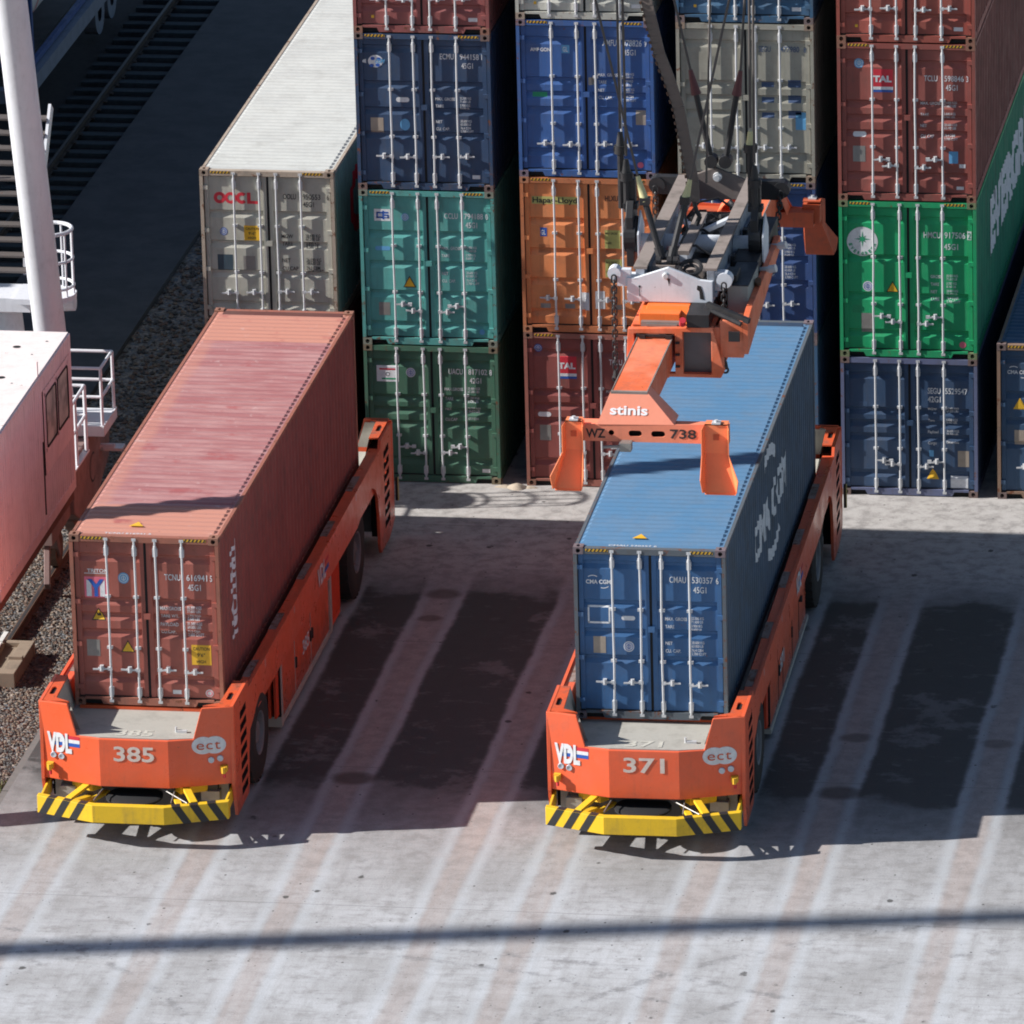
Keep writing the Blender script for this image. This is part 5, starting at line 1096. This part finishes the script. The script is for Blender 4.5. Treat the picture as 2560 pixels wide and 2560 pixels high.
# machine house: a pink container body with a window pair
HP = paint('house pink', (.84, .67, .66, 1), .5, .15, .10, chips=.3, fade=(.86, .76, .75, 1), fadeamt=.4, streak=.25)
HX, HY, HZ, HT = -3.22, -9.62, 3.0, 5.78; b = MB()
yr = [HY - i * .16 for i in range(60)]
WY0, WY1, WZ0, WZ1 = -11.75, -9.88, 4.33, 5.38
prf = []
y = HY - .10
while y > HY - 5.95: prf += [(y, 0), (y - .05, 0), (y - .075, .025), (y - .13, .025)]; y -= .16
def hy(yy): return any(WY0 - .12 <= yy <= WY1 + .10 for _ in (0,))
for (a_, p), (c_, q) in zip(prf, prf[1:]):
    if hy(a_) or hy(c_):
        zz = [(HZ + .18, 3.95), (5.45, HT - .08)]
        b.face([(HX - .0, a_, 3.95), (HX - .0, c_, 3.95), (HX - .0, c_, WZ0), (HX - .0, a_, WZ0)]); b.face([(HX, a_, WZ1), (HX, c_, WZ1), (HX, c_, 5.45), (HX, a_, 5.45)])
        if not (WY0 < (a_ + c_) / 2 < WY1): b.face([(HX, a_, WZ0), (HX, c_, WZ0), (HX, c_, WZ1), (HX, a_, WZ1)])
    else: zz = [(HZ + .18, HT - .08)]
    for z0, z1 in zz: b.face([(HX - p, a_, z0), (HX - q, c_, z0), (HX - q, c_, z1), (HX - p, a_, z1)])
b.box(HX - .06, HX + .003, HY - 6.06, HY, HZ, HZ + .18); b.box(HX - .06, HX + .003, HY - 6.06, HY, HT - .08, HT); b.box(HX - .06, HX + .003, HY - .11, HY, HZ + .18, HT - .08)
b.box(-5.66, HX - .06, HY - .04, HY, HZ, HT); b.box(-5.66, -5.62, HY - 6.06, HY, HZ, HT); b.box(-5.66, HX, HY - 6.06, HY - 6.02, HZ, HT)
hs = CB(b, 'machine_house', HP)
b = MB(); b.box(-5.66, HX - .03, HY - 6.06, HY - .0, HT, HT + .02); b.build('roof', paint('house roof', (.78, .70, .67, 1), .6, .18, .2, chips=.4, streak=0), hs, off=CO)
D = Decal()
for x, yy, r in ((-3.95, HY - .9, .07), (-3.85, HY - 2.6, .07), (-4.1, HY - 4.0, .06), (-3.5, HY - .55, .025), (-3.6, HY - 1.3, .02), (-3.6, HY - 2.9, .02)): D.circ(x, yy, r, 0, 1, 14)
D.build('roof_hole', [M['dark']], lambda u, v, g: (u - CO[0], v - CO[1], HT + .021 + g), hs)
b = MB(); b.tube((HX - .03, -12.1, HT), (HX - .03, -12.1, HT + .28), .02, 6); b.build('roof_stub', HP, hs, off=CO)
gl = NT('window glass'); GLM = gl.out(gl.mix(gl.mr(gl.noise(gl.vec(), 1.8, 3), .4, .6), (.72, .76, .64, 1), (.38, .43, .37, 1)), .18)
for (y0, y1) in ((WY0 + .04, -10.86), (-10.78, WY1 - .04)):
    b = MB(); b.prism(rr(y0, y1, WZ0 + .05, WZ1 - .05, .09, 4), 'x', HX - .03, HX + .012, 0, [rr(y0 + .035, y1 - .035, WZ0 + .085, WZ1 - .085, .07, 4)]); wn = b.build('window', M['rubber'], cr, off=CO)
    b = MB(); b.prism(rr(y0 + .03, y1 - .03, WZ0 + .08, WZ1 - .08, .07, 4), 'x', HX - .012, HX - .004); b.build('window_pane', GLM, wn, off=CO)
b = MB(); b.box(HX - .01, HX, WY0, WY1, WZ0, WZ0 + .06); b.box(HX - .01, HX, WY0, WY1, WZ1 - .06, WZ1); b.box(HX - .01, HX, WY0, WY0 + .05, WZ0, WZ1); b.box(HX - .01, HX, WY1 - .05, WY1, WZ0, WZ1); b.box(HX - .01, HX, -10.86, -10.78, WZ0, WZ1); b.build('window_surround', HP, hs, off=CO)
b = MB(); b.box(-5.2, -3.5, -11.4, -11.3, 3.2, 5.6); b.box(-4.6, -4.2, -10.6, -10.2, 3.2, 4.6); b.box(-4.3, -3.9, -10.3, -10.0, 3.2, 4.9); b.build('interior_cabinet', paint('interior', (.45, .44, .42, 1), .6), hs, off=CO)
b = MB(); b.box(HX - .01, HX + .006, -12.02, -11.98, 3.3, 4.6); b.build('door_seam', M['dark'], hs, off=CO)
b = MB(); b.box(-5.6, HX - .04, HY - 6.0, HY - .05, HZ - .20, HZ); CB(b, 'house_skid', paint('skid brown', (.16, .075, .055, 1), .8, .5, .5))
# walkways, rails and stairs
def tub(b, pts, r=.024): b.path(pts, r, 8)
PF = MB(); PF.box(-4.95, -3.45, -6.25, -5.15, 2.93, 2.96); PF.box(-3.46, -3.43, -6.25, -5.15, 2.80, 2.99); PF.box(-4.95, -3.43, -6.27, -6.24, 2.80, 2.99); CB(PF, 'platform', CP)
b = MB(); z = 2.96
for zz in (z + .55, z + 1.08): tub(b, [(-5.3, -6.2, zz), (-3.47, -6.2, zz), (-3.47, -5.2, zz), (-5.3, -5.2, zz)], .03)
for x, y in ((-3.47, -6.2), (-3.47, -5.2), (-4.1, -6.2), (-4.5, -5.4), (-5.2, -6.2)): tub(b, [(x, y, z - .1), (x, y, z + 1.08)], .03)
CB(b, 'handrail', CP, smooth=True)
b = MB(); b.box(-5.0, -4.4, -8.6, -7.0, 1.78, 1.82); b.box(-4.42, -4.38, -8.6, -7.0, 1.7, 1.9); CB(b, 'step_platform', CP)
b = MB(); b.box(-4.7, -4.35, -6.6, -6.3, 3.0, 3.5); CB(b, 'junction_box', CP, bevel=.01)
for o in cr.children:
    if o.name.split('.')[0] in ('machine_house', 'window', 'house_skid', 'platform', 'handrail', 'step_platform', 'junction_box'): o.location = (-.65, 2.95, -.98)
b = MB(); tub(b, [(-4.9, -3.9, 2.95), (-4.28, -3.9, 2.95), (-4.28, -4.95, 2.93)], .03); tub(b, [(-4.9, -3.85, 2.4), (-4.28, -3.85, 2.4), (-4.28, -4.95, 2.38)], .03); tub(b, [(-4.28, -3.9, 2.95), (-4.28, -3.9, 1.75)], .035); tub(b, [(-4.28, -4.7, 2.93), (-4.28, -4.7, 1.75)], .03); tub(b, [(-4.7, -3.9, 2.95), (-4.7, -3.9, 1.75)], .03)
CB(b, 'handrail', CP, smooth=True); b = MB(); b.box(-4.9, -4.25, -5.3, -3.8, 1.70, 1.74); CB(b, 'step_platform', CP)
keep = set(cr.children)
# stair flight behind the leg
st = M['ruststeel']; b = MB(); n = 11
for i in range(n): zz = 3.62 + i * .23; b.box(-7.3, -6.14, .35 + i * .18, .62 + i * .18, zz, zz + .035)
CB(b, 'stair_tread', paint('grating', (.10, .085, .08, 1), .7, .4, .3))
b = MB(); b.bar((-6.12, .3, 3.45), (-6.12, 2.5, 6.1), .05, .22); b.box(-7.4, -5.95, -.6, .35, 3.35, 3.42); b.box(-7.4, -5.95, -.62, -.58, 3.2, 3.45)
for x in (-6.45, -7.0): b.bar((x, 1.3, 3.3), (x, 1.5, 5.2), .06, .06)
CB(b, 'stair_frame', CP)
b = MB(); b.tube((-7.6, .35, 3.0), (-5.35, .35, 3.12), .17, 20); CB(b, 'cross_tube', CP, smooth=True)
b = MB(); b.tube((-6.65, .6, 2.9), (-6.15, -.5, .2), .26, 24); CB(b, 'leg_strut', CP, smooth=True)
# round landing with hooped rail
b = MB(); cx, cy, zf = -5.62, -.35, 3.52
arc = lambda r, z_, a0, a1, n=10: [(cx + r * math.cos(R(a0 + (a1 - a0) * i / n)), cy + r * math.sin(R(a0 + (a1 - a0) * i / n)), z_) for i in range(n + 1)]
for z_ in (zf + .12, zf + .62, zf + 1.15): tub(b, arc(.42, z_, -75, 95), .028 if z_ < zf + 1 else .036)
for a in (-70, -35, 0, 30, 70): x, y = cx + .42 * math.cos(R(a)), cy + .42 * math.sin(R(a)); tub(b, [(x, y, zf - .05), (x, y, zf + 1.15)], .02)
CB(b, 'hooped_rail', CP, smooth=True); b = MB(); b.prism([(x, y) for x, y, _ in arc(.46, 0, -90, 90)] + [(cx - .6, cy + .46), (cx - .6, cy - .46)], 'z', zf - .12, zf - .02); CB(b, 'landing', CP)
for o in cr.children:
    if o not in keep: o.location = (.42, -1.8, .60)
b = MB()                                                                    # ladder cage hoops further up the leg
for k in range(2):
    zc = 4.4 + k * 1.6; c0 = back(zc)
    for dz in (0, .28, .56): b.torus((c0[0] + .75, c0[1] + .3, zc + dz), (0, 0, 1), .36, .022, 20, 6) if 0 else None
b = MB(); b.path([back(6.0), (-5.9, -2.0, 8.5)], .05); b.path([(-6.1, -1.5, 9.6), (-5.6, -2.2, 6.0)], .09); CB(b, 'cable_conduit', M['tan'])

# ------------------------------------------------------------ neighbouring block to the left: tank container in view, stacks throwing the shade
tk = thing('tank_container', 'white tank container in a blue frame on a grey chassis, upper left corner', 'tank container', (-12.2, 25, 0))
TO = (-12.2, 25, 0); X0, X1, Y0, Y1, Z0 = -13.5, -11.06, 22.6, 28.66, 1.15
bl = paint('tank frame blue', (.02, .07, .22, 1), .5, .3, .1); b = MB()
for x in (X0, X1):
    for y in (Y0, Y1): b.box(x - .07, x + .07, y - .07, y + .07, Z0, Z0 + 2.59)
    for z in (Z0 + .06, Z0 + 2.53): b.bar((x, Y0, z), (x, Y1, z), .10, .12)
for y in (Y0, Y1):
    for z in (Z0 + .06, Z0 + 2.53): b.bar((X0, y, z), (X1, y, z), .10, .12)
b.build('tank_frame', bl, tk, off=TO)
b = MB(); cx, cz = (X0 + X1) / 2, Z0 + 1.32; b.lathe((cx, 0, cz), [(Y0 + .1, 0), (Y0 + .14, .5), (Y0 + .3, .95), (Y0 + .5, 1.10), (Y1 - .5, 1.10), (Y1 - .3, .95), (Y1 - .1, 0)], 40, axis='y')
b.build('tank', paint('tank white', (.62, .62, .60, 1), .4, .2, .05), tk, smooth=True, off=TO)
b = MB()
for y in (Y0 + 1.6, Y1 - 1.8): b.lathe((cx, 0, cz), [(y, 1.105), (y + .12, 1.105)], 40, 0, 'y')
b.build('red_band', M['red'], tk, off=TO)
b = MB(); b.box(-12.9, -12.5, 20.9, 32, .85, 1.13); b.box(-11.15, -10.85, 20.9, 32, .80, 1.13); b.box(-12.9, -10.9, 20.9, 21.2, .85, 1.13)
for y in (29.4, 30.7): b.lathe((-11.05, y, .48), [(-.3, .2), (-.3, .48), (0, .48), (0, .2)], 24)
b.build('chassis', paint('chassis grey', (.16, .19, .24, 1), .6, .3, .1), tk, off=TO)
LG = 'containers in the neighbouring block beyond the left edge'
i = 0
for yy in (-3.0, 9.24, 21.48):
    for lv in range(3):
        cc = ((.30, .12, .08, 1), (.10, .20, .32, 1), (.35, .34, .30, 1), (.05, .22, .12, 1), (.32, .09, .07, 1), (.12, .14, .2, 1), (.4, .2, .05, 1), (.2, .2, .22, 1), (.06, .2, .2, 1))[i]; nm = ('brown', 'slate blue', 'pale grey', 'deep green', 'brick red', 'charcoal blue', 'ochre', 'dark grey', 'petrol green')[i]; i += 1
        container('shipping_container', nm + ' container of the neighbouring block beyond the left edge of the photo', (-16.3, yy, lv * H9), H9, cc, 'T', decor=dec_plain, group=LG)
# unseen mast, added and shaped to throw the long shadow across the foreground
mt = thing('shadow_mast', 'tall grey mast added out of frame on the left for its long shadow', 'mast', (-45, -31.2, 0))
b = MB(); b.tube((0, 0, 0), (.0, 1.1, 38), .40, 20, 0, .30); b.build('mast_pole', M['galv'], mt, smooth=True)
b = MB(); b.tube((0, 1.1, 38), (0, 1.1, 38.3), 1.1, 20); [b.box(math.cos(a) * 1.2 - .2, math.cos(a) * 1.2 + .2, 1.1 + math.sin(a) * 1.2 - .2, 1.1 + math.sin(a) * 1.2 + .2, 37.8, 38.2) for a in [k * math.pi / 3 for k in range(6)]]; b.build('mast_head', M['galv'], mt)
